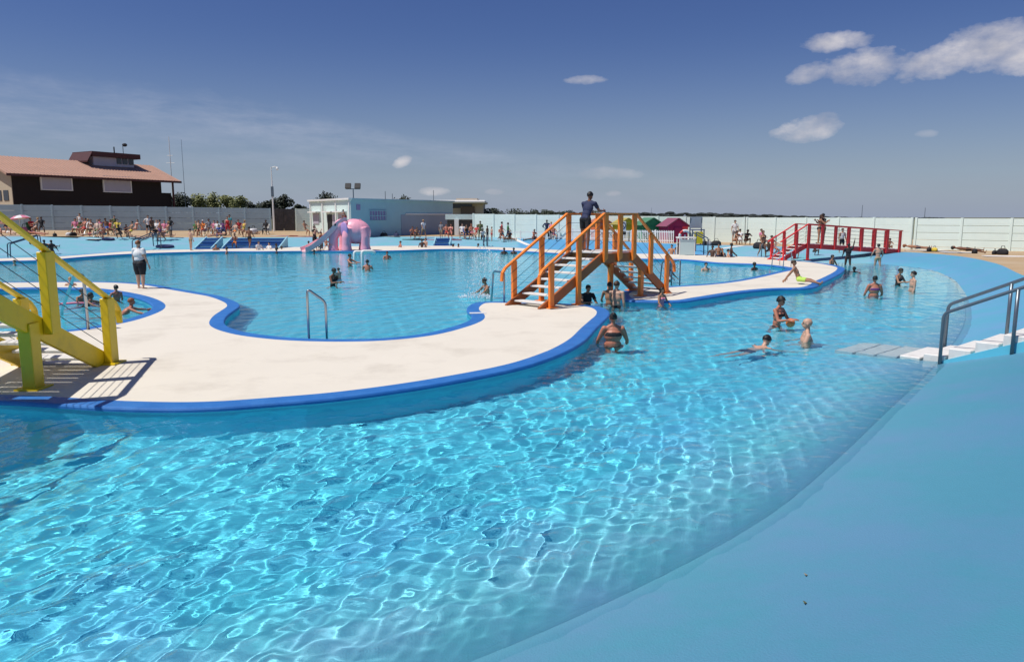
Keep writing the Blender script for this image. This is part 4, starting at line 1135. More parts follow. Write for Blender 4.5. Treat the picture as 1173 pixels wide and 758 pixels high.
# small white depth plate let into the blue border
dp = P(547.5, 358.8); pl_ = MB().box((0, 0, .004), (.42, .2, .012)).build('depth_plate', M_WHITEPAINT); pl_.location = (dp.x, dp.y, .004); pl_.rotation_euler = (0, 0, R(10)); tag(pl_, 'small white depth plate let into the blue pool border', 'plate')

# ================================================================== PEOPLE
SKIN = {'fair': (.56, .33, .23), 'pale': (.66, .44, .33), 'tan': (.40, .20, .115), 'brown': (.20, .085, .045), 'red': (.47, .175, .105), 'dark': (.085, .042, .028)}
SKM = {k: mat('skin_' + k, c, .5, .10, 6, grime=tuple(x * .82 for x in c), gscale=9, gamt=.4) for k, c in SKIN.items()}
CLO = {'white': (.74, .73, .72), 'black': (.014, .014, .017), 'navy': (.018, .026, .075), 'blue': (.03, .12, .42), 'red': (.50, .03, .035), 'green': (.05, .22, .07), 'lime': (.50, .72, .12), 'pink': (.68, .22, .32), 'yellow': (.68, .50, .06), 'grey': (.22, .22, .24), 'olive': (.13, .14, .055), 'purple': (.14, .045, .17), 'orange': (.72, .20, .03), 'khaki': (.36, .28, .17), 'teal': (.03, .22, .26)}
CLM = {k: mat('cloth_' + k, c, .8, .15, 8) for k, c in CLO.items()}
HAIRC = {'black': (.010, .008, .007), 'brown': (.05, .025, .012), 'blond': (.38, .23, .08), 'ginger': (.24, .085, .03), 'grey': (.28, .26, .24)}
HAM = {k: mat('hair_' + k, c, .55, .3, 12) for k, c in HAIRC.items()}


def dirv(p, a, side):
    p, a = R(p), R(a); return Vector((side * math.sin(a), -math.sin(p) * math.cos(a), -math.cos(p) * math.cos(a)))


PRE = {
    'stand': dict(hl=4, hr=-3, kl=3, kr=2, al=4, ar=4, sl=4, sr=-2, bl=9, br=9, el=14, er=18),
    'walk': dict(hl=22, hr=-16, kl=10, kr=22, al=2, ar=2, sl=-18, sr=22, bl=8, br=8, el=18, er=24),
    'hips': dict(hl=4, hr=-2, kl=2, kr=2, al=6, ar=6, sl=-12, sr=-12, bl=38, br=38, el=30, er=30, il=85, ir=85),
    'wade': dict(hl=8, hr=-8, kl=6, kr=6, al=5, ar=5, sl=22, sr=20, bl=20, br=20, el=28, er=26, il=22, ir=22),
    'hold': dict(lean=6, hl=8, hr=-8, kl=6, kr=6, al=5, ar=5, sl=28, sr=30, bl=14, br=14, el=72, er=70, il=42, ir=40, hp=12),
    'sit': dict(lean=-14, hl=62, hr=78, kl=78, kr=100, al=10, ar=8, sl=48, sr=40, bl=10, br=12, el=30, er=40, il=20, ir=20),
    'sitback': dict(lean=-24, hl=84, hr=62, kl=8, kr=52, al=9, ar=6, sl=-38, sr=-36, bl=16, br=16, el=2, er=2),
    'sithug': dict(lean=22, hl=110, hr=112, kl=120, kr=124, al=8, ar=8, sl=62, sr=62, bl=6, br=6, el=30, er=30, il=30, ir=30, hp=8),
    'chair': dict(lean=-12, hl=86, hr=82, kl=84, kr=80, al=8, ar=8, sl=26, sr=22, bl=8, br=8, el=58, er=60, il=10, ir=10),
    'lie': dict(root=-84, hl=4, hr=-2, kl=2, kr=6, al=8, ar=8, sl=2, sr=2, bl=20, br=20, el=5, er=5),
    'prone': dict(root=84, hl=-4, hr=-4, kl=4, kr=10, al=7, ar=7, sl=150, sr=150, bl=22, br=22, el=50, er=50, hp=-22),
    'swim': dict(root=62, hl=2, hr=-8, kl=14, kr=24, al=10, ar=10, sl=118, sr=112, bl=34, br=34, el=12, er=12, hp=-46),
    'crouch': dict(lean=34, hl=92, hr=88, kl=120, kr=118, al=10, ar=10, sl=40, sr=46, bl=6, br=6, el=30, er=30, hp=-6),
    'lean': dict(lean=36, tx=0, hl=8, hr=-4, kl=6, kr=2, al=3, ar=4, sl=62, sr=58, bl=8, br=6, el=36, er=34, il=10, ir=8, hp=0),
    'armsup': dict(hl=4, hr=-4, kl=4, kr=4, al=5, ar=5, sl=20, sr=165, bl=14, br=14, el=30, er=16),
    'hug': dict(lean=5, hl=4, hr=-3, kl=3, kr=2, al=3, ar=3, sl=34, sr=44, bl=16, br=12, el=92, er=84, il=40, ir=36, hp=8),
    'splash': dict(lean=10, hl=8, hr=-8, kl=8, kr=8, al=6, ar=6, sl=58, sr=24, bl=30, br=44, el=12, er=36, hp=14),
}


class Body:
    def __init__(self, h, pose, female=False, bulk=1.0, hero=False, **kw):
        q = dict(lean=0, root=0, tx=0, hl=0, hr=0, kl=0, kr=0, al=3, ar=3, sl=0, sr=0, bl=8, br=8, el=8, er=8, il=6, ir=6, hp=0, hy=0)
        q.update(PRE[pose]); q.update(kw); self.q = q; self.h = h; self.hero = hero; self.f = female
        self.caps = []                                             # (tag, p0, p1, r0, r1) in metres
        self.mb = MB(); B = bulk; S_ = h
        u = Vector((0, -math.sin(R(q['lean'])), math.cos(R(q['lean'])))); fw = Vector((0, -math.cos(R(q['lean'])), -math.sin(R(q['lean'])))); rt = Vector((1, 0, 0))
        self.u, self.fw = u, fw
        pel = Vector((0, 0, .525)); self.pel = pel * S_
        hipw = .056 if female else .052; shw = (.098 if female else .112) * (1 + (B - 1) * .35)

        def el(tag_, c, ax, n=(14, 9)):
            c = c * S_; self.mb.ell(c, [a * S_ for a in ax], *n); r = min(a.length for a in ax) * S_; self.caps.append((tag_, c, c, r, r))

        def cap(tag_, a, b, r0, r1, mid=None, n=10, sq=1.0, sqd=None):
            a, b = a * S_, b * S_; r0 *= S_; r1 *= S_; pts = []; rr = []; d = (b - a)
            L = d.length; dn = d.normalized()
            for t in (-.96, -.7, -.3): pts.append(a + dn * (t * r0)); rr.append(r0 * math.sqrt(1 - t * t))
            ms = [(0, r0)] + ([(.42, mid * S_)] if mid else []) + [(1, r1)]
            for t, r in ms: pts.append(a + d * t); rr.append(r)
            for t in (.3, .7, .96): pts.append(b + dn * (t * r1)); rr.append(r1 * math.sqrt(1 - t * t))
            v0 = len(self.mb.v); self.mb.tube(pts, rr, n)
            if sqd is not None:
                ax = Vector(sqd).normalized()
                for i in range(v0, len(self.mb.v)):
                    p = Vector(self.mb.v[i]); t = (p - a).dot(dn); c = a + dn * t; o = p - c; k = o.dot(ax); self.mb.v[i] = tuple(p - ax * k * (1 - sq))
            self.caps.append((tag_, a, b, r0, r1))
        # torso
        wf = .9 if female else 1.0; hf = 1.08 if female else 1.0
        el('torso', pel + u * .005, [rt * .088 * B * hf, fw * .064 * B, u * .064])
        if female:
            for s in (-1, 1): el('torso', pel + rt * s * .042 - fw * .024 * B + u * -.012, [rt * .048 * B, fw * .046 * B, u * .052])
        else:
            for s in (-1, 1): el('torso', pel + rt * s * .040 - fw * .020 * B + u * -.012, [rt * .044 * B, fw * .040 * B, u * .048])
        el('torso', pel + u * .085, [rt * .074 * B * wf, fw * .055 * B, u * .085])
        if B > 1.12: el('torso', pel + u * .07 + fw * .02 * B, [rt * .080 * B, fw * .056 * B, u * .075])
        el('torso', pel + u * .185, [rt * .088 * B * (wf + .03), fw * .059 * B, u * .095])
        el('torso', pel + u * .255, [rt * .098 * wf, fw * .047, u * .050])
        cap('torso', pel + u * .276 - rt * shw * .82, pel + u * .276 + rt * shw * .82, .030, .030)
        for s in (-1, 1): cap('torso', pel + u * .292 + rt * s * shw * .6, pel + u * .325, .022, .026)
        if female:
            for s in (-1, 1): el('torso', pel + u * .212 + fw * .050 * B + rt * s * .040, [rt * .034, fw * .030, u * .034])
        # neck, head
        hp, hy = R(q['hp']), R(q['hy'])
        nb = pel + u * .31 - fw * .004; rootp = R(q['root'])
        hu = Vector((0, -math.sin(R(q['lean']) * .35 + hp), math.cos(R(q['lean']) * .35 + hp))); hfw = Vector((0, -hu.z, hu.y)); hfw = Matrix.Rotation(hy, 3, hu) @ hfw; hrt = hfw.cross(hu) * -1
        hc = nb + hu * .098 + hfw * .010
        cap('neck', nb - u * .01, nb + hu * .055, .029 if not female else .025, .027 if not female else .024)
        self.hc, self.hu, self.hfw, self.hrt = hc * S_, hu, hfw, hrt
        el('head', hc + hu * .010 - hfw * .006, [hrt * .0445, hfw * .056, hu * .052], (16, 11))
        el('head', hc - hu * .028 + hfw * .016, [hrt * .033, hfw * .034, hu * .034], (12, 9))
        cap('head', hc + hfw * .048 + hu * .006, hc + hfw * .058 - hu * .012, .006, .0095)
        if hero:
            for s in (-1, 1): el('head', hc + hrt * s * .0455 - hu * .006 - hfw * .004, [hrt * .006, hfw * .012, hu * .018], (8, 6))
            el('head', hc - hu * .034 + hfw * .045, [hrt * .014, hfw * .006, hu * .0065], (10, 6))
        # limbs
        for side, k in ((1, 'l'), (-1, 'r')):
            hip = pel + rt * side * hipw - u * .015
            d1 = dirv(q['h' + k], q['a' + k], side); kn = hip + d1 * .245
            d2 = dirv(q['h' + k] - q['k' + k], q['a' + k] * .5, side); an = kn + d2 * .235
            cap('thigh_' + k, hip, kn, .050 * B * hf, .031 * (1 + (B - 1) * .6), .045 * B * hf)
            cap('shin_' + k, kn, an, .0305 * (1 + (B - 1) * .6), .0185, .031 * (1 + (B - 1) * .5))
            ff = Vector((side * .2, -1, 0)); ff -= d2 * ff.dot(d2) * .92; ff.normalize()
            if q['root'] > 30: ff = (ff * .25 + d2).normalized()
            cap('foot_' + k, an + d2 * .018 - ff * .022, an + d2 * .024 + ff * .085, .0195, .0145, sq=.75, sqd=d2)
            sh = pel + u * .276 + rt * side * shw
            e1 = dirv(q['s' + k], q['b' + k], side); eb = sh + e1 * .172
            e2 = dirv(q['s' + k] + q['e' + k], q['b' + k] - q['i' + k], side); wr = eb + e2 * .148
            cap('uarm_' + k, sh, eb, .0305 * (1 + (B - 1) * .5), .0225, .0285 * (1 + (B - 1) * .5)); cap('farm_' + k, eb, wr, .0235, .0145, .0225)
            spread = Vector((0, -1, 0)); spread -= e2 * spread.dot(e2)
            if spread.length < .3: spread = Vector((side * -.2, 0, 1)); spread -= e2 * spread.dot(e2)
            spread.normalize(); pn = e2.cross(spread) * side; pn = pn if pn.dot(Vector((-side, 0, -.2))) > 0 else -pn
            pc = wr + e2 * .054
            cap('hand_' + k, wr + e2 * .004, pc, .0145, .021, sq=.55, sqd=pn)
            if hero:
                for j in range(4):
                    o = spread * (.0185 - .0125 * j); L_ = (.044, .049, .046, .037)[j]
                    p0 = pc + e2 * -.012 + o; p1 = pc + e2 * (.004 + L_ * .5) + o * 1.25; p2 = p1 + (e2 * .8 + pn * .55).normalized() * L_ * .55
                    cap('hand_' + k, p0, p1, .0062, .0056, n=8); cap('hand_' + k, p1, p2, .0056, .0048, n=8)
                t0 = wr + e2 * .018 + spread * .014; t1 = t0 + (e2 * .6 + spread * .75 + pn * .25).normalized() * .032; t2 = t1 + (e2 * .95 + spread * .2 + pn * .3).normalized() * .028
                cap('hand_' + k, t0, t1, .0075, .0066, n=8); cap('hand_' + k, t1, t2, .0066, .0055, n=8)
            else:
                cap('hand_' + k, pc, pc + e2 * .035 + pn * .012, .018, .010, sq=.5, sqd=pn)
                cap('hand_' + k, wr + e2 * .02 + spread * .01, wr + e2 * .05 + spread * .03, .007, .006, n=6)
        self.S_ = S_

    def mesh(self, voxel):
        me = self.mb.mesh('body'); o = bpy.data.objects.new('tmp', me); COL.objects.link(o)
        md = o.modifiers.new('r', 'REMESH'); md.mode = 'VOXEL'; md.voxel_size = voxel
        md = o.modifiers.new('s', 'SMOOTH'); md.iterations = 3 if self.hero else 2; md.factor = .5
        dg = bpy.context.evaluated_depsgraph_get(); m2 = bpy.data.meshes.new_from_object(o.evaluated_get(dg))
        bpy.data.objects.remove(o); bpy.data.meshes.remove(me); return m2


def tags_for(b, co):
    best = np.full(len(co), 9e9); bi = np.zeros(len(co), int); bt = np.zeros(len(co))
    for i, (tg, a, c, r0, r1) in enumerate(b.caps):
        a = np.array(a); d = np.array(c) - a; L2 = d @ d
        t = np.clip(((co - a) @ d) / L2, 0, 1) if L2 > 1e-12 else np.zeros(len(co))
        dist = np.linalg.norm(co - a - t[:, None] * d, axis=1) - (r0 + (r1 - r0) * t)
        k = dist < best; best[k] = dist[k]; bi[k] = i; bt[k] = t[k]
    names = np.array([c[0] for c in b.caps])[bi]
    sp = (co - np.array(b.pel)) @ np.array(b.u) / b.S_
    return names, bt, sp


# garment: (torso from, to along the spine), thigh to, upper arm to, lower arm to
GARM = {'shorts': ((-.3, .055), .62, 0, 0, .010), 'trunks': ((-.3, .05), .34, 0, 0, .006), 'briefs': ((-.3, .03), .05, 0, 0, .004), 'bikini_top': ((.185, .235), 0, 0, 0, .004), 'swimsuit': ((-.3, .245), .04, 0, 0, .004),
        't_shirt': ((-.02, .32), 0, .55, 0, .011), 'vest_top': ((-.02, .285), 0, 0, 0, .009), 'long_shirt': ((-.06, .32), .15, 1.0, .7, .013), 'long_shorts': ((-.3, .06), .92, 0, 0, .013), 'dress': ((-.3, .28), .75, 0, 0, .012), 'trousers': ((-.3, .06), 1.1, 0, 0, .012)}


def garment(me, names, bt, sp, spec, h):
    (lo, hi), th, ua, fa, off = spec
    tor = (names == 'torso') & (sp > lo) & (sp < hi)
    sel = tor.copy()
    if lo < -.1:
        for k in 'lr': sel |= (names == 'thigh_' + k) & (bt <= th)
        if th > 1: 
            for k in 'lr': sel |= (names == 'shin_' + k) & (bt < .9)
    elif th:
        for k in 'lr': sel |= (names == 'thigh_' + k) & (bt <= th)
    for k in 'lr':
        if ua: sel |= (names == 'uarm_' + k) & (bt <= ua)
        if fa: sel |= (names == 'farm_' + k) & (bt <= fa)
    if hi > .3: sel |= (names == 'neck') & (bt < .15)
    nv = len(me.vertices); co = np.empty(nv * 3, np.float32); me.vertices.foreach_get('co', co); co = co.reshape(-1, 3)
    no = np.array([tuple(v.normal) for v in me.vertices], np.float32)
    fs = [tuple(p.vertices) for p in me.polygons if all(sel[i] for i in p.vertices)]
    if not fs: return None
    u = sorted({i for f in fs for i in f}); mp = {v: k for k, v in enumerate(u)}
    vs = [co[i] + no[i] * off for i in u]; F = [tuple(mp[i] for i in f) for f in fs]
    ec = {}
    for f in F:
        for a, b in zip(f, f[1:] + f[:1]): ec[(a, b)] = 1
    bd = [(a, b) for (a, b) in ec if (b, a) not in ec]; nm = {}
    for a, b in bd:
        for x in (a, b):
            if x not in nm: nm[x] = len(vs); vs.append(co[u[x]] - no[u[x]] * .004)
        F.append((b, a, nm[a], nm[b]))
    g = bpy.data.meshes.new('cloth'); g.from_pydata([tuple(v) for v in vs], [], F); return g


def hair(b, style, Mt):
    mb = MB(); S_ = b.S_; c = b.hc; rt, fw, up = b.hrt * S_, b.hfw * S_, b.hu * S_
    rnd = random.Random(int(c.x * 1000 + S_ * 77)); nu, nv = (20, 14) if b.hero else (12, 8); vs = []; idx = {}
    amp = {'curly': .22, 'short': .11}.get(style, .04); gr = {'curly': 1.24, 'short': 1.15, 'bun': 1.09, 'long': 1.13, 'cap': 1.1}[style]
    cc = c + up * .012 - fw * .007
    for j in range(nv + 1):
        t = math.pi * .60 * j / nv
        for k in range(nu):
            p = 2 * math.pi * k / nu; lf = math.sin(p)                   # +1 = forward
            tt = t * (1 - .40 * max(0, lf) ** .8) * (1.06 if lf < -.2 else 1)
            q = gr * (1 + amp * mnoise.noise(Vector((math.cos(p) * 3, lf * 3, t * 3)) * (2 if style == 'curly' else 1) + Vector((S_, 0, 0))))
            vs.append(cc + rt * .0445 * q * math.sin(tt) * math.cos(p) + fw * .056 * q * math.sin(tt) * lf + up * .052 * q * math.cos(tt))
    fs = [(j * nu + k, (j + 1) * nu + k, (j + 1) * nu + (k + 1) % nu, j * nu + (k + 1) % nu) for j in range(nv) for k in range(nu)]
    # turn the hem inwards so it closes on the head
    base = len(vs)
    for k in range(nu): p = vs[nv * nu + k]; vs.append(p + (cc - p) * .28)
    fs += [(nv * nu + k, base + k, base + (k + 1) % nu, nv * nu + (k + 1) % nu) for k in range(nu)]
    mb.add(vs, fs)
    if style == 'long':
        mb.ell(c - fw * .034 - up * .045, [rt * .043, fw * .024, up * .082], 12, 8)
    if style == 'bun': mb.ell(c + up * .050 - fw * .050, [rt * .026, fw * .026, up * .026], 12, 8)
    if style == 'cap': mb.ell(c + up * .022 + fw * .062, [rt * .036, fw * .034, up * .005], 12, 6)
    return mb.build('cap' if style == 'cap' else 'hair', Mt, None, smooth=True)


PEOPLE = []


def person(loc, face, label, h=1.7, pose='stand', skin='fair', hair_=('short', 'brown'), wear=(), female=False, bulk=1.0, hero=False, voxel=None, ground=True, dz=0.0, headz=None, group=None, **kw):
    """face: heading in degrees, 0 looks towards the camera side (-y), 90 towards +x"""
    b = Body(h, pose, female, bulk, hero, **kw)
    me = b.mesh(voxel or (.0105 if hero else .021) * (h / 1.7))
    n_ = len(me.vertices); co = np.empty(n_ * 3, np.float32); me.vertices.foreach_get('co', co); co = co.reshape(-1, 3).astype(float)
    names, bt, sp = tags_for(b, co)
    rp_ = R(b.q['root']); Mx = Matrix.Rotation(rp_, 4, 'X')
    zs = (co @ np.array(Mx.to_3x3()).T)[:, 2]
    o = link_mesh('person', me, SKM[skin], smooth=True)
    kids = []
    for gname, colr in wear:
        g = garment(me, names, bt, sp, GARM[gname], h)
        if g: kids.append(link_mesh(gname, g, CLM[colr], o, smooth=True))
    if hair_:
        style, colr = hair_
        kids.append(hair(b, style, CLM[colr] if style == 'cap' else HAM[colr])); kids[-1].parent = o
    if hero:
        for s in (-1, 1):
            e = MB(); p = b.hc + b.hrt * s * .0175 * h + b.hfw * .0465 * h + b.hu * .004 * h
            e.ell(p, [b.hrt * .0065 * h, b.hfw * .0055 * h, b.hu * .0042 * h], 8, 6)
            k = e.build('eye', M_DARK, o, smooth=True)
            e = MB(); e.tube([p + b.hu * .010 * h - b.hrt * s * .008 * h, p + b.hu * .0125 * h + b.hfw * .001 * h, p + b.hu * .010 * h + b.hrt * s * .010 * h - b.hfw * .003 * h], .0022 * h, 5)
            e.build('eyebrow', HAM[hair_[1]] if hair_ and hair_[1] in HAM else HAM['brown'], o)
        e = MB(); e.ell(b.hc - b.hu * .034 * h + b.hfw * .0485 * h, [b.hrt * .0125 * h, b.hfw * .004 * h, b.hu * .0045 * h], 8, 6)
        e.build('lips', mat('lips', (.36, .12, .10), .5, .1, 5), o, smooth=True)
    base = Vector(loc)
    top = float(zs.max())
    z = (base.z - float(zs.min()) + dz) if ground else (base.z + headz - top)
    o.matrix_world = Matrix.Translation((base.x, base.y, z)) @ Matrix.Rotation(R(face), 4, 'Z') @ Mx
    tag(o, label, 'person', group); PEOPLE.append(o)
    return o


def wader(px, py, face, label, **kw):
    """stands on the pool bottom; px, py is where the water cuts the body"""
    p = wat(px, py); return person((p.x, p.y, gz(p.x, p.y, -.2)), face, label, **kw)


def floater(px, py, face, label, headz=.22, **kw):
    kw.setdefault('pose', 'swim'); p = wat(px, py); return person(p, face, label, ground=False, headz=headz, **kw)


def onfeet(px, D, face, label, **kw): return person(onland(px, D), face, label, **kw)


def deck(px, py, face, label, **kw): return person(P(px, py, .002), face, label, **kw)


TR_ = lambda c='black': [('trunks', c)]
BK_ = lambda c='black': [('briefs', c), ('bikini_top', c)]

# ------------------------------------------------------------------ people near enough to tell apart
deck(162, 330.5, 165, 'woman in white sleeveless top and black long shorts standing on the white deck', h=1.62, pose='stand', skin='fair', hair_=('short', 'ginger'), wear=[('t_shirt', 'white'), ('long_shorts', 'black')], female=True, bulk=1.5, hero=True, bl=14, br=16)
# man leaning on the orange bridge's far rail
bx_ = Matrix.Translation((oN.x, oN.y, 0)) @ Matrix.Rotation(OANG, 4, 'Z')
mp_ = bx_ @ Vector((2.78, .78, 1.425))
person(mp_, 42 - 180 - 90 + 12, 'man in navy shirt and black shorts leaning on the rail on top of orange bridge', h=1.76, pose='lean', skin='brown', hair_=('short', 'black'), wear=[('t_shirt', 'navy'), ('shorts', 'black')], hero=True, lean=24, sl=38, sr=44, el=52, er=46)
wader(702, 394.5, 178, 'woman in a bikini seen from behind, wading nearest in the channel', h=1.60, pose='wade', skin='red', hair_=('bun', 'black'), wear=BK_('black'), female=True, bulk=1.40, hero=True, bl=24, br=24, sl=16, sr=14, hl=30, kl=52, hr=24, kr=48)
wader(706, 351, 150, 'bare chested boy in black shorts standing under the orange bridge', h=1.66, pose='stand', skin='fair', hair_=('short', 'brown'), wear=[('shorts', 'black')], hero=True, sl=30, el=40)
wader(698, 347, 160, 'dark haired swimmer half hidden behind the boy under the orange bridge', h=1.56, pose='wade', skin='tan', hair_=('short', 'black'), wear=TR_())
wader(672, 349, 20, 'person in black clothes in the water beside the orange bridge leg', h=1.52, pose='hold', skin='tan', hair_=('short', 'black'), wear=[('t_shirt', 'black'), ('shorts', 'black')], hero=True)
floater(757.5, 350, 40, 'child in the water at the right foot of orange bridge', pose='wade', h=1.25, headz=.52, skin='tan', hair_=('long', 'black'), wear=[('swimsuit', 'pink')], female=True, voxel=.015)
w_ = wader(889, 372.5, 40, 'tanned woman with curly dark hair holding an orange ball in the channel', h=1.62, pose='hold', skin='red', hair_=('curly', 'black'), wear=BK_('black'), female=True, hero=True)
hb = w_.matrix_world @ ((Vector((0, -.36, 1.02)) * 1.0))
ball = MB().ell((0, 0, 0), [(.105, 0, 0), (0, .105, 0), (0, 0, .105)], 20, 14).build('ball', mat('orange_ball', (.85, .22, .06), .4, .1, 6), smooth=True); ball.location = hb; tag(ball, 'orange ball held by the curly haired woman in the channel', 'ball')
floater(924, 389.5, -105, 'bald man with shoulders above the water beside the curly haired woman', pose='wade', headz=.46, h=1.78, skin='fair', hair_=None, hero=True, bulk=1.25)
floater(826, 405, 125, 'dark haired swimmer low in the water, nearest in the channel', pose='swim', headz=.22, h=1.6, skin='fair', hair_=('short', 'black'), wear=TR_(), hero=True, root=72, hp=-40)
p = P(915, 325.5); person((p.x, p.y, .003), 62, 'boy in lime shorts sunbathing on the white island edge, leaning on his hands', h=1.5, pose='sitback', skin='tan', hair_=('short', 'brown'), wear=[('shorts', 'lime')], hero=True, hl=88, hr=84, kl=24, kr=6, dz=-.05)
wader(1001, 339, 175, 'woman in brown bikini seen from behind in the right channel', h=1.6, pose='wade', skin='red', hair_=('bun', 'black'), wear=BK_('purple'), female=True, bulk=1.3, hero=True, sl=8, sr=8, hl=26, kl=46, hr=20, kr=42)
wader(1028, 326, 30, 'woman in black swimsuit standing in the right channel', h=1.56, pose='hold', skin='tan', hair_=('short', 'black'), wear=[('swimsuit', 'black')], female=True, hero=True)
wader(1045, 333.5, -100, 'bare chested man in black trunks standing farthest right in the water', h=1.62, pose='stand', skin='fair', hair_=('short', 'black'), wear=TR_(), hero=True, bulk=1.08)
wader(1005, 304, 170, 'boy standing in the shade line of red bridge, back turned', h=1.58, pose='wade', skin='fair', hair_=('short', 'black'), wear=TR_('khaki'))
wader(971, 303, 160, 'dark figure with one arm raised beneath the red bridge', h=1.58, pose='armsup', skin='dark', hair_=('short', 'black'), wear=[('t_shirt', 'black')])
floater(953, 304, 30, 'dark haired bather low in water left of the raised arm figure', pose='wade', headz=.55, h=1.6, skin='tan', hair_=('short', 'black'))
floater(987, 310.5, -40, 'lone head of a swimmer in front of the red bridge', headz=.26, h=1.6, skin='dark', hair_=('short', 'black'))
# couple on the red bridge
bx_ = Matrix.Translation((rN.x, rN.y, 0)) @ Matrix.Rotation(RANG, 4, 'Z')
a_ = bx_ @ Vector((2.95, .42, .90)); person(a_, 80, 'bather hugging another on top of the red bridge, left one', h=1.66, pose='hug', skin='tan', hair_=('long', 'brown'), wear=BK_('black'), female=True, hero=True)
a_ = bx_ @ Vector((3.28, .46, .876)); person(a_, -80, 'bather hugging another on top of the red bridge, right one', h=1.74, pose='hug', skin='brown', hair_=('short', 'black'), wear=[('t_shirt', 'black'), ('trunks', 'olive')], hero=True)
a_ = bx_ @ Vector((4.75, 3.2, 0)); onfeet(962, 46.5, 10, 'bather with white top on the bank seen through red bridge posts', pose='stand', h=1.5, skin='tan', hair_=('short', 'black'), wear=[('vest_top', 'white'), ('shorts', 'black')])
onfeet(1015, 46, 0, 'child sitting on the bank seen through right red bridge posts', pose='sithug', h=1.2, skin='tan', hair_=('short', 'black'), wear=TR_('teal'))
onfeet(931, 46, 20, 'small bather sitting behind the left part of red bridge', pose='sithug', h=1.2, skin='dark', hair_=('short', 'black'))
onfeet(908, 45, 30, 'child in yellow seated behind the red bridge steps', pose='sithug', h=1.2, skin='fair', hair_=('short', 'brown'), wear=[('t_shirt', 'yellow')])
# boy splashing left of the orange bridge, with spray
s_ = wader(559, 337.5, -60, 'boy throwing up water left of the orange bridge', h=1.5, pose='splash', skin='tan', hair_=('short', 'black'), wear=TR_('black'), hero=True)
def spray(px, py, rx, rz, k, label, seed):
    b = wat(px, py); rnd = random.Random(seed); mb = MB()
    for i in range(k):
        an = rnd.uniform(0, math.pi); q = rnd.gauss(.95, .16) if rnd.random() < .6 else rnd.uniform(.2, 1.1); s = rnd.uniform(.008, .022)
        mb.ell((math.cos(an) * rx * q, rnd.gauss(0, rx * .35), abs(math.sin(an)) * rz * q), [(s, 0, 0), (0, s, 0), (0, 0, s * rnd.uniform(.8, 2.2))], 5, 4)
    o = mb.build('water_spray', mat('water_drops', (.80, .88, .92), .15, .05, 5)); o.location = (b.x, b.y, WZ + .02); tag(o, label, 'spray', kind='stuff')
spray(558, 338, .62, 1.35, 420, 'white spray thrown up around the splashing boy', 1)
spray(545, 342, .5, .1, 200, 'low white splash on water in front of splashing boy', 2)
# inner pool
wader(381, 327.5, 60, 'woman in black swimsuit carrying a child in the inner pool', h=1.6, pose='hold', skin='brown', hair_=('short', 'black'), wear=[('swimsuit', 'black')], female=True, hero=True)
p = wat(389.5, 327.2); person((p.x, p.y - .02, -.30), -120, 'child carried by the woman in black swimsuit in inner pool', h=.98, pose='hug', skin='fair', hair_=('short', 'black'), wear=TR_('white'), voxel=.014, hl=60, hr=60, kl=40, kr=40)
floater(401, 304.5, 70, 'red shouldered bather between the white water pipes', pose='wade', headz=.62, h=1.66, skin='red', hair_=('short', 'black'), sl=60, sr=60)
floater(421, 309, 175, 'bather seen from behind right of the nearer water pipe', pose='wade', headz=.48, h=1.66, skin='red', hair_=('short', 'black'))
floater(443.5, 296.5, 20, 'bather with head and chest out, right of the water pipes', pose='wade', headz=.45, h=1.6, skin='red', hair_=('short', 'black'))
IP = [(247.5, 288.5, .55, 'left bather of two at the strip below short blue tier', 'tan'), (260, 290.5, .45, 'right bather of two at the strip below the blue tier', 'red'), (317, 290, .38, 'lone dark head in the pool below long blue tier', 'dark'), (349, 288.5, .25, 'dark head left of the slide foot', 'dark'), (360, 290.5, .26, 'dark head just below the slide foot', 'dark'),
      (577.5, 290.5, .40, 'left head of two in the pool beyond orange handrail', 'dark'), (588.5, 290.5, .40, 'right head of two in the pool beyond orange handrail', 'dark'), (808.5, 309.5, .36, 'dark haired head in the pool right of orange bridge', 'fair'), (864, 308.5, .34, 'dark head in the right tip of inner pool', 'dark'), (698, 302.5, .3, 'dark head seen beneath the orange platform', 'dark'), (17, 303.5, .25, 'bather lying in pool at far left behind the wires', 'fair')]
for px, py, hz, lab, sk in IP: floater(px, py, random.uniform(-90, 90), lab, pose='wade', headz=hz, h=1.6, skin=sk, hair_=('short', 'black'))
floater(767, 322, 60, 'small bather holding the grey rails right of orange bridge', pose='wade', headz=.7, h=1.3, skin='brown', hair_=('short', 'black'), wear=[('swimsuit', 'white')])
# small pool behind the yellow bridge
floater(81.5, 331, 10, 'fair child with head and chest above the small pool', pose='wade', headz=.42, h=1.3, skin='fair', hair_=('short', 'blond'), hero=True)
floater(95, 347, 60, 'dark haired child leaning on a pink float in small pool', pose='wade', headz=.42, h=1.3, skin='tan', hair_=('short', 'black'), hero=True)
floater(108, 362, 115, 'child in red costume swimming nearest in the small pool', pose='swim', headz=.42, h=1.4, skin='red', hair_=('short', 'ginger'), wear=TR_('red'), hero=True, root=48)
floater(134, 344.5, -120, 'dark haired child at the blue border of small pool', pose='wade', headz=.48, h=1.3, skin='red', hair_=('short', 'black'), hero=True)
floater(70, 352, 100, 'child in dark costume at the sloping steel rail of small pool', pose='swim', headz=.4, h=1.35, skin='brown', hair_=('short', 'black'), wear=[('swimsuit', 'black')], root=45)
nd = wat(86, 349.5); nd_o = MB().tube([(-.6, -.18, 0), (0, 0, .03), (.62, .16, 0)], .035, 8).build('pool_noodle', CLM['pink'], smooth=True); nd_o.location = (nd.x, nd.y, WZ + .03); tag(nd_o, 'thin pink pool noodle floating in the small pool', 'float')
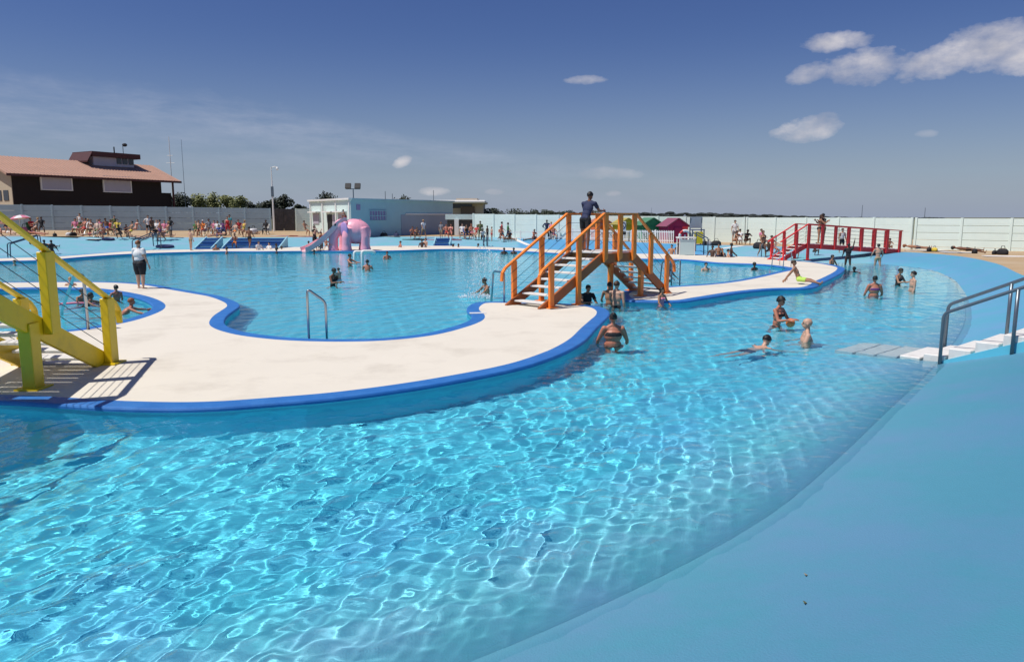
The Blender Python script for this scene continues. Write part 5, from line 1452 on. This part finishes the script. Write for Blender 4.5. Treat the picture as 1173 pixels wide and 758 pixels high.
# on and behind the far strip
deck(219, 286.8, 150, 'slim boy standing on the far strip left of the blue tiers', h=1.55, pose='stand', skin='fair', hair_=('short', 'black'), wear=TR_('khaki'), hero=True, sl=40, el=70)
onfeet(288, 58.5, 175, 'bare brown man walking up the long blue tier', pose='walk', h=1.72, skin='brown', hair_=('short', 'black'), wear=TR_('black'))
onfeet(271, 58.7, 10, 'bather sitting on the long blue tier', pose='sit', h=1.5, skin='brown', hair_=('short', 'black'), wear=TR_('orange'))
m_ = deck(361, 286.9, 60, 'man in black shirt and shorts beside the slide carrying a child on shoulders', h=1.80, pose='stand', skin='fair', hair_=('short', 'brown'), wear=[('t_shirt', 'black'), ('shorts', 'black')], hero=True, sl=40, sr=40, el=100, er=100)
hd = m_.matrix_world @ Vector((0, .05, 1.80 * .815)); person((hd.x, hd.y, hd.z - .34), 60, 'pale child riding on the shoulders of man beside slide', h=1.0, pose='chair', skin='pale', hair_=('short', 'brown'), wear=TR_('white'), voxel=.014, lean=4, al=14, ar=14)
deck(368.5, 287, 60, 'bather in dark trunks standing between the man and pink chute', h=1.35, pose='stand', skin='brown', hair_=('short', 'black'), wear=TR_('black'))
deck(374, 286.0, 20, 'blond child crouching under the pink chute', h=1.2, pose='crouch', skin='fair', hair_=('short', 'blond'), wear=TR_('grey'))
deck(369, 287, -30, 'pale child sitting at the foot of pink chute', h=1.1, pose='sithug', skin='fair', hair_=('short', 'brown'), wear=TR_('white'))
deck(379, 287, 30, 'dark child sitting on the strip between chute and elephant leg', h=1.1, pose='sithug', skin='tan', hair_=('short', 'black'), wear=TR_('olive'))
e_ = E(398, 253, -.2) + el_.location; person((e_.x, e_.y, e_.z + .03), -70, 'child sitting at the top of the pink elephant chute', h=1.15, pose='sithug', skin='tan', hair_=('short', 'black'), wear=TR_('red'), voxel=.016)
CH = [(62, 52, .95, 'bather standing in channel left of the yellow post', 'dark'), (54, 51, 1.0, 'dark bather standing by the post rails at far left', 'dark'), (423.5, 60.5, .35, 'dark head right behind the elephant leg', 'dark'), (459.5, 60.5, .62, 'red bather left of the pair behind the strip', 'red'), (484, 60.5, .75, 'dark bather of the pair behind the strip', 'dark'), (488, 61, .85, 'taller bather of the pair behind the strip', 'fair'),
      (519.5, 61.5, .32, 'left dark head of two right of the small blue tier', 'dark'), (525.5, 61, .38, 'right dark head of two right of the small blue tier', 'dark'), (548, 61, .40, 'dark head left of the bank ladder rails', 'dark'), (310, 57.2, .62, 'white shirted bather at right end of long blue tier', 'fair'), (318, 57.2, .52, 'dark head at the right end of long blue tier', 'dark'), (324, 57, .35, 'small dark head right of the long blue tier', 'dark'),
      (355, 58, .7, 'dark head behind the strip left of man in black', 'dark'), (298, 55.8, .75, 'pale shirted bather in front of the long blue tier', 'fair'),
      (768.5, 49, .75, 'left bather of two behind strip left of the pale box', 'tan'), (776, 49, .85, 'right bather of two behind strip left of the pale box', 'dark'), (815, 45.8, .8, 'dark bather bending over strip right of the pale box', 'dark'), (822, 46.3, .9, 'bather right behind the bending one', 'tan'), (833, 45.4, .6, 'pale bather at strip edge, centre right', 'fair'), (836.5, 46, .95, 'dark bather with black float at strip edge', 'dark'), (826, 46.5, .6, 'dark swimmer stretched on a float behind the strip', 'dark')]
for px, D, hz, lab, sk in CH:
    x = (px - CX) / FPX * D
    person((x, D, WZ), random.uniform(-90, 90), lab, pose='wade', ground=False, headz=hz, h=1.6, skin=sk, hair_=('short', 'black'), wear=([('t_shirt', 'white')] if 'shirt' in lab else TR_('navy')))
fl_ = MB().lathe((0, 0, 0), [(.01, 0), (.5, 0), (.62, .06), (.5, .12), (.01, .12)], 18).build('float_mat', CLM['black'], smooth=True); fl_.location = ((831 - CX) / FPX * 45.9, 45.9, WZ + .02); tag(fl_, 'black rubber float in the channel behind the strip', 'float')
# far left lying pair at the bank
onfeet(62, 54.5, 90, 'bather lying on the turquoise bank, far left', pose='lie', h=1.6, skin='tan', hair_=('short', 'black'), wear=TR_('green'))
onfeet(70, 54, 90, 'second bather lying on the turquoise bank in green', pose='lie', h=1.6, skin='dark', hair_=('short', 'black'), wear=[('t_shirt', 'green'), ('shorts', 'teal')])
# right bank by the red steps
onfeet(872, 46.5, 10, 'woman in black bikini walking down bank left of red steps', pose='walk', h=1.64, skin='tan', hair_=('long', 'brown'), wear=BK_('black'), female=True)
onfeet(871, 52, 20, 'woman in pink sitting at top of the bank left of red steps', pose='chair', h=1.6, skin='tan', hair_=('short', 'brown'), wear=[('t_shirt', 'pink'), ('shorts', 'black')], female=True)
onfeet(880, 45, -30, 'bather crouching beside the lowest red step', pose='crouch', h=1.5, skin='dark', hair_=('short', 'black'), wear=TR_('white'))
onfeet(884, 46.2, 40, 'bather in pink shorts sitting behind the red steps', pose='sit', h=1.5, skin='red', hair_=('short', 'black'), wear=TR_('pink'))

# ------------------------------------------------------------------ the crowd on the sand
M_STRAW = mat('straw_mat', (.42, .32, .18), .9, .1, 5)
CHAIRM = {'white': M_WHITEPAINT, 'blue': CLM['blue'], 'green': CLM['green']}


def sunchair(px, D, face, colr, label):
    p = onland(px, D); t = empty('folding_chair', p, R(face)); tag(t, label, 'chair', 'folding chairs on the sand'); m = CHAIRM[colr]
    MB().box((0, 0, .36), (.5, .5, .03)).build('seat', m, t)
    MB().box((0, .3, .66), (.5, .03, .58), M=Matrix.Rotation(R(-16), 3, 'X')).build('backrest', m, t)
    for x in (-.24, .24):
        MB().beam((x, -.24, 0), (x, .22, .56), .03, .03).build('leg', M_GREYTUBE, t); MB().beam((x, .26, 0), (x, -.22, .5), .03, .03).build('leg', M_GREYTUBE, t)
    return t


def seat_person(px, D, face, label, **kw):
    p = onland(px, D); f = R(face); q = Vector((p.x, p.y, p.z))
    o = person(q, face, label, pose='chair', **kw)
    return o


CROWD = [  # px, distance, pose, face, skin, wear, height, words
    (3, 58, 'sit', 40, 'red', TR_('black'), 1.7, 'bather with bare back sitting on the sand at the left photo edge'),
    (25, 60, 'lie', 80, 'pale', TR_('white'), 1.7, 'sunbather lying by the white towel far left'),
    (42, 62, 'chair', 70, 'tan', [('t_shirt', 'red'), ('shorts', 'black')], 1.7, 'person in red top under the pink and white parasol'),
    (47, 62, 'sit', -60, 'fair', [('vest_top', 'grey')], 1.6, 'person in grey seated right of the pink bag'),
    (53, 62, 'sit', 30, 'dark', [('t_shirt', 'black'), ('shorts', 'black')], 1.66, 'person in black with white trim beside the grey seated one'),
    (91, 63, 'chair', 20, 'red', [('t_shirt', 'pink'), ('shorts', 'white')], 1.7, 'person in pink shirt, left of the tall group by fence'),
    (97, 64.5, 'stand', 10, 'fair', [('vest_top', 'white'), ('shorts', 'olive')], 1.72, 'tallest standing bather of the group at the left fence'),
    (101, 60, 'sit', -30, 'red', TR_('red'), 1.7, 'red bather sitting in front of the tall group'),
    (105, 63, 'chair', 0, 'tan', [('t_shirt', 'white'), ('shorts', 'grey')], 1.7, 'white shirted person in chair right of the tall group'),
    (116, 59.8, 'chair', 5, 'pale', [('shorts', 'green')], 1.75, 'bare chested person with green cloth on a chair'),
    (119, 64, 'chair', 20, 'red', [('t_shirt', 'pink'), ('trunks', 'black')], 1.66, 'pink topped person seated behind the green cloth chair'),
    (130, 63, 'chair', -10, 'tan', [('dress', 'red')], 1.68, 'woman in red dress seated among the left crowd'),
    (136, 62.5, 'stand', 15, 'fair', [('t_shirt', 'olive'), ('shorts', 'khaki')], 1.65, 'person in olive shirt and khaki shorts by left fence'),
    (142, 59.5, 'crouch', 0, 'dark', [('t_shirt', 'black')], 1.6, 'dark clothed person crouching at the sand edge'),
    (148, 63, 'sithug', 40, 'brown', [('t_shirt', 'navy'), ('trunks', 'navy')], 1.45, 'navy clothed youth sitting left of woman in white'),
    (154, 60, 'sit', -40, 'tan', TR_('yellow'), 1.6, 'tanned bather in yellow trunks seated on sand'),
    (172, 60, 'lie', 95, 'fair', BK_('black'), 1.65, 'sunbather lying on the sand right of woman in white'),
    (174, 64, 'hips', 20, 'fair', [('t_shirt', 'white'), ('shorts', 'black')], 1.7, 'person with white sleeve pointing left by the fence'),
    (178, 61, 'walk', 60, 'brown', TR_('black'), 1.7, 'brown man in black trunks stooping at the sand edge'),
    (183, 63.5, 'chair', 0, 'pale', [('long_shirt', 'white')], 1.7, 'person in long white shirt sitting in a white chair'),
    (187, 60, 'walk', -60, 'red', TR_('purple'), 1.7, 'reddish bather in purple trunks walking left on sand'),
    (192, 63.5, 'chair', 10, 'fair', [('t_shirt', 'pink'), ('shorts', 'white')], 1.68, 'person in pink and white on a chair left of boy'),
    (199, 61.5, 'hips', -30, 'dark', [('t_shirt', 'black'), ('shorts', 'grey')], 1.7, 'person in black top standing before chair, left of boy'),
    (228, 65, 'chair', 20, 'fair', [('t_shirt', 'green')], 1.6, 'person in green top seated by the grey fence'),
    (235, 65, 'chair', -10, 'red', [('t_shirt', 'orange'), ('shorts', 'red')], 1.75, 'person in orange and red with white hat, seated'),
    (243, 65, 'sit', 30, 'brown', [('t_shirt', 'grey')], 1.7, 'person in grey shirt seated right of the orange one'),
    (248, 66.5, 'chair', 0, 'pale', [('t_shirt', 'pink'), ('shorts', 'grey')], 1.66, 'pale seated person in pink by the fence post'),
    (252, 65, 'chair', 0, 'tan', [('t_shirt', 'white'), ('shorts', 'navy')], 1.68, 'person in white and navy next to pale pink one'),
    (259, 66, 'chair', 20, 'dark', [('t_shirt', 'purple'), ('trousers', 'navy')], 1.7, 'person in purple shirt and navy trousers in group'),
    (264, 65, 'stand', 10, 'fair', [('dress', 'red')], 1.68, 'woman in long red dress in the middle group'),
    (266.5, 66.8, 'stand', -20, 'tan', [('t_shirt', 'teal'), ('trousers', 'black')], 1.8, 'tallest person of middle group, in teal'),
    (277, 64, 'sit', 40, 'tan', [('t_shirt', 'red')], 1.7, 'person in red shirt seated right of the middle group'),
    (272, 62.5, 'sit', -20, 'fair', TR_('orange'), 1.6, 'bather in orange trunks seated behind the long tier'),
    (307, 69, 'chair', 0, 'dark', [('t_shirt', 'black'), ('trousers', 'black')], 1.7, 'person all in black seated before the dark gate'),
    (301, 69, 'lie', 90, 'tan', TR_('navy'), 1.6, 'sunbather lying left of the black seated person'),
    (352, 67, 'sit', 60, 'tan', TR_('khaki'), 1.6, 'bather reclining on the sand before the mint end wall'),
    (474, 69.3, 'sithug', 0, 'red', TR_('black'), 1.7, 'red bather sitting on a dark rug under pale blue wall'),
    (478, 69.3, 'sithug', 20, 'tan', BK_('black'), 1.65, 'tan bather sitting right on the dark rug'),
    (486, 69.5, 'walk', 40, 'tan', [('t_shirt', 'white'), ('shorts', 'khaki')], 1.75, 'person in white shirt and khaki shorts before pale blue wall'),
    (506, 69.8, 'stand', -20, 'tan', [('t_shirt', 'grey'), ('shorts', 'khaki')], 1.5, 'youth standing left of the entrance shelter'),
    (512, 69.5, 'sit', 10, 'red', TR_('red'), 1.6, 'red bather sitting at the entrance shelter, left'),
    (517, 69.5, 'sit', -10, 'red', BK_('pink'), 1.6, 'bather in pink bikini sitting before the white column'),
    (530, 70, 'chair', 0, 'fair', [('t_shirt', 'white'), ('shorts', 'black')], 1.8, 'person in white seated before the dark shelter opening'),
    (535, 69.5, 'chair', 15, 'tan', [('dress', 'black')], 1.75, 'woman in black dress seated right of the white column'),
    (541, 69, 'sit', 30, 'red', TR_('pink'), 1.7, 'bather in pink trunks leaning beside the shelter'),
    (546, 69, 'sit', -30, 'fair', [('t_shirt', 'red')], 1.6, 'person in red shirt sitting at mint fence corner'),
    (550.5, 69, 'stand', 0, 'brown', [('t_shirt', 'olive'), ('trousers', 'olive')], 1.72, 'person in olive clothes standing at the mint fence'),
    (553, 68.5, 'sithug', 10, 'dark', [('t_shirt', 'white')], 1.7, 'person in white sitting at the feet of olive one'),
    (558.5, 68.5, 'stand', 60, 'brown', TR_('black'), 1.35, 'brown boy in black trunks by the mint fence'),
    (563.5, 68, 'stand', -60, 'fair', TR_('red'), 1.3, 'fair child in red trunks by the mint fence'),
    (575, 69, 'walk', 90, 'fair', [('t_shirt', 'red'), ('trousers', 'grey')], 1.7, 'person in red top walking along the mint fence'),
    (582, 69, 'walk', 90, 'brown', [('t_shirt', 'green'), ('trousers', 'navy')], 1.62, 'person in green top walking behind the red one'),
    (574, 67.5, 'sit', 20, 'red', TR_('black'), 1.6, 'red bather seated below the walking pair'),
    (584, 68, 'sithug', 0, 'tan', [('t_shirt', 'black')], 1.5, 'seated bather in black at the white rail fence'),
    (592, 68, 'lie', 90, 'tan', TR_('black'), 1.6, 'sunbather lying along the white rail fence, left'),
    (599, 67.6, 'lie', -90, 'dark', TR_('grey'), 1.6, 'dark sunbather lying along the white rail fence, right'),
    (611, 67.5, 'sithug', 20, 'red', BK_('pink'), 1.6, 'reddish bather sitting at the white rail fence'),
    (626, 68, 'hips', 0, 'dark', [('long_shirt', 'navy'), ('trousers', 'black')], 1.76, 'person in navy long sleeves standing left of orange rail'),
    (631, 67.5, 'stand', -40, 'fair', [('t_shirt', 'pink'), ('shorts', 'black')], 1.6, 'person in pink next to the navy one'),
    (634, 66, 'sit', 20, 'red', TR_('purple'), 1.6, 'bather in purple trunks seated behind the orange rail'),
    (839.5, 57.5, 'stand', 0, 'fair', [('t_shirt', 'white'), ('shorts', 'grey')], 1.75, 'person in white standing behind the seated three on the right'),
    (840, 55.2, 'sithug', 30, 'tan', BK_('black'), 1.6, 'bather seated at left of white shirted man, right bank'),
    (846, 55, 'sithug', 170, 'fair', [('t_shirt', 'white'), ('shorts', 'white')], 1.75, 'person in white shirt seated with back turned on right bank'),
    (852.5, 54.8, 'sithug', 10, 'dark', [('t_shirt', 'black')], 1.7, 'dark clothed person seated right of white shirted one'),
]
CROWD += [
    (12, 59.5, 'sit', 60, 'tan', TR_('navy'), 1.7, 'tanned bather sitting behind the white towel far left'),
    (58, 60, 'lie', 85, 'red', BK_('purple'), 1.65, 'sunbather lying right of the far left seated pair'),
    (94, 59.5, 'lie', -80, 'fair', TR_('red'), 1.7, 'sunbather in red lying before the tall group'),
    (109, 60.5, 'sitback', 30, 'tan', BK_('white'), 1.65, 'tan bather in white bikini leaning back on sand'),
    (124, 59.5, 'sithug', -20, 'red', TR_('teal'), 1.7, 'reddish bather hugging knees right of the green cloth chair'),
    (127, 61.5, 'sitback', 50, 'brown', TR_('blue'), 1.75, 'brown bather in blue trunks leaning back before red dress'),
    (139, 60.5, 'sit', 20, 'pale', [('t_shirt', 'yellow')], 1.65, 'pale person in yellow shirt sitting at left crowd end'),
    (159, 62.5, 'sitback', -30, 'fair', BK_('red'), 1.65, 'fair bather in red bikini behind the woman in white'),
    (181, 60, 'sithug', 30, 'tan', [('t_shirt', 'black'), ('shorts', 'white')], 1.7, 'seated person in black top below the white chair'),
    (195, 60.5, 'sit', -50, 'red', TR_('khaki'), 1.7, 'reddish bather in khaki sitting left of the slim boy'),
    (203, 62, 'lie', 90, 'fair', TR_('blue'), 1.7, 'sunbather in blue trunks lying behind the slim boy'),
    (231, 63, 'sitback', 20, 'tan', TR_('black'), 1.7, 'tanned bather leaning back behind the short blue tier'),
    (240, 62.5, 'lie', -90, 'red', BK_('blue'), 1.65, 'sunbather in blue bikini lying behind the blue tiers'),
    (255, 63, 'sithug', 0, 'fair', [('t_shirt', 'blue')], 1.65, 'person in blue shirt hugging knees in middle group'),
    (282, 64, 'sit', -30, 'tan', [('vest_top', 'yellow')], 1.65, 'person in yellow vest seated at middle group end'),
    (1066, 46, 'lie', 80, 'tan', TR_('navy'), 1.75, 'sunbather lying on the right sand by the yellow bag'),
    (1126, 42, 'lie', 75, 'brown', TR_('black'), 1.75, 'sunbather lying on the right sand among dark bags'),
]
for i, (px, D, pose, face, sk, wear, h, lab) in enumerate(CROWD):
    fem = any(w[0] in ('dress', 'bikini_top') for w in wear)
    hs = (('long', 'brown') if fem else ('short', ('black', 'brown', 'black', 'blond', 'ginger')[i % 5])) if sk not in ('dark', 'brown') else ('short', 'black')
    if 'white hat' in lab: hs = ('cap', 'white')
    o = onfeet(px, D, face, lab, pose=pose, h=h, skin=sk, hair_=hs, wear=wear, female=fem, voxel=.026)
    if pose == 'chair':
        sunchair(px, D, face, ('white', 'blue', 'green')[i % 3], 'folding chair under ' + lab[:60].replace('person', 'the person').replace('woman', 'the woman'))
        o.location.z += max(0, .375 - ((o.matrix_world @ Vector((0, 0, .525 * h - .055 * h))).z - onland(px, D).z))

# things on the sand: bags, towels, a parasol
def towel(px, D, w, l, colr, label, rz=0):
    p = onland(px, D); mb = MB(); k = 8; vs = []; fs = []
    for i in range(k + 1):
        for j in range(4): vs.append(((j / 3 - .5) * w, (i / k - .5) * l, .012 + .012 * mnoise.noise(Vector((i * .9, j * 1.3, px)))))
    fs = [(i * 4 + j, i * 4 + j + 1, (i + 1) * 4 + j + 1, (i + 1) * 4 + j) for i in range(k) for j in range(3)]
    mb.add(vs, fs); me = mb.mesh(); o = link_mesh('towel', me, CLM[colr]); o.location = (p.x, p.y, p.z + .01); o.rotation_euler = (0, 0, R(rz))
    sm = o.modifiers.new('t', 'SOLIDIFY'); sm.thickness = .015
    tag(o, label, 'towel', 'towels on the sand'); return o


def bag(px, D, s, colr, label):
    p = onland(px, D); t = empty('bag', p, R(px * 7 % 360)); tag(t, label, 'bag', 'bags on the sand')
    b = MB(); b.lathe((0, 0, 0), [(.30 * s, 0), (.36 * s, .08 * s), (.34 * s, .3 * s), (.22 * s, .42 * s), (.05 * s, .44 * s)], 14); o = b.build('bag_body', CLM[colr], t, smooth=True); o.scale = (1.25, .7, 1)
    MB().tube([(-.2 * s, 0, .36 * s), (-.12 * s, 0, .62 * s), (.12 * s, 0, .62 * s), (.2 * s, 0, .36 * s)], .022 * s, 6).build('handle', CLM['black'], t)


for px, D, w, l, c, lab, rz in ((17, 58.5, 1.9, .9, 'white', 'white towel on sand at the far left', 8), (75, 59, 2.6, 1.0, 'khaki', 'khaki towels spread on sand left of the crowd', 5), (113, 58.6, 1.0, 1.4, 'white', 'white towel at the sand edge below the green chair', 0), (323, 66, 1.6, .8, 'white', 'white towel on sand before the dark gate', 10), (331, 66.5, 1.8, .8, 'red', 'red towel on sand beside a white one', 10), (342, 66, 1.6, .7, 'black', 'black towel on sand right of the red towel', 5), (350, 66, 1.6, .8, 'pink', 'pink towel below the reclining bather', 5), (448, 70, 1.8, .8, 'white', 'white towel in shade of the pale blue wall', 0), (476, 68.6, 2.2, 1.0, 'black', 'dark rug with two sitting bathers', 0), (508, 68.8, 3.4, .8, 'pink', 'pink towels at the entrance shelter', 0), (1058, 46.2, 2.4, .9, 'white', 'white towel on the right sand by the red bridge end', 0), (1075, 44.9, 2.0, .7, 'black', 'black cloth on the right sand beside yellow bag', -8), (1096, 43, 1.8, .8, 'white', 'pale towel on right sand left of dark bags', -8), (1150, 38, 2.0, .8, 'white', 'pale towel on right sand behind the biggest dark bag', -15)):
    towel(px, D, w, l, c, lab, rz)
for px, D, s, c, lab in ((34, 62, 1.3, 'pink', 'pink bag on the sand beneath the parasol'), (38, 62.3, 1.3, 'red', 'red bag on sand right of the pink one'), (67, 59, .6, 'black', 'small black bag at left end of khaki towels'), (84, 60, .7, 'white', 'white bag left of the group by the fence'), (88, 60, .75, 'black', 'black bag beside the white bag'), (806, 54.5, .7, 'black', 'small dark bag, first of three right of lifeguard chair'), (811, 54.3, .7, 'grey', 'small grey bag, second of three right of lifeguard chair'), (819, 54, .8, 'black', 'small black bag, third of three right of lifeguard chair'), (868, 51, 1.0, 'black', 'black bag beside the woman in pink on bank top'), (1062, 45.2, .55, 'black', 'black bag left of the yellow bag on right sand'), (1068, 45, .55, 'yellow', 'yellow bag on the right sand near red bridge'), (1114, 42, .6, 'black', 'dark bag on right sand, left of the big one'), (1137, 40.5, .5, 'black', 'dark low bag touching the biggest bag on right'), (1146, 40, .75, 'black', 'biggest dark bag on the right sand'), (293, 69, 1.2, 'white', 'white bag left of the lying sunbather at gate'), (441, 70, .8, 'black', 'dark bag in shade of the pale blue wall, left'), (455, 70, .8, 'navy', 'navy bag in shade of the pale blue wall, right')):
    bag(px, D, s, c, lab)
p = onland(26, 62); t = empty('parasol', p); tag(t, 'small pink and white parasol on the sand at far left', 'parasol')
MB().tube([(0, 0, 0), (.25, 0, 1.45)], .025, 6).build('pole', M_WHITEPAINT, t)
cv = MB(); kk = 16; vs = [(.26, 0, 1.55)]; fs = []; mi_ = []
for r_, z_ in ((.4, 1.47), (.8, 1.25)):
    for i in range(kk): a = 2 * math.pi * i / kk; vs.append((.22 + r_ * math.cos(a), r_ * math.sin(a), z_ + .14 * math.cos(a) * r_))
for i in range(kk): fs += [(0, 1 + i, 1 + (i + 1) % kk), (1 + i, 1 + kk + i, 1 + kk + (i + 1) % kk, 1 + (i + 1) % kk)]; mi_ += [(i // 2) % 2] * 2
cv.v = vs; cv.f = fs; cv.mi = mi_; cn = cv.build('canopy', [CLM['white'], CLM['pink']], t); cn.modifiers.new('t', 'SOLIDIFY').thickness = .02

# two dry leaves blown onto the painted bank
for px, py, c, lab in ((923, 659, 'khaki', 'small pale dry leaf lying on the near blue bank'), (922, 691, 'olive', 'small dark dry leaf lying on the near blue bank')):
    q = hit(px, py); lf = MB().add([(-.03, 0, .004), (-.005, -.012, .012), (.03, 0, .006), (-.005, .012, .002)], [(0, 1, 2), (0, 2, 3)]).build('dry_leaf', CLM[c]); lf.location = (q.x, q.y, q.z + .004); lf.rotation_euler = (0, R(-14), R(px * 3)); tag(lf, lab, 'leaf')
    lf.modifiers.new('t', 'SOLIDIFY').thickness = .002
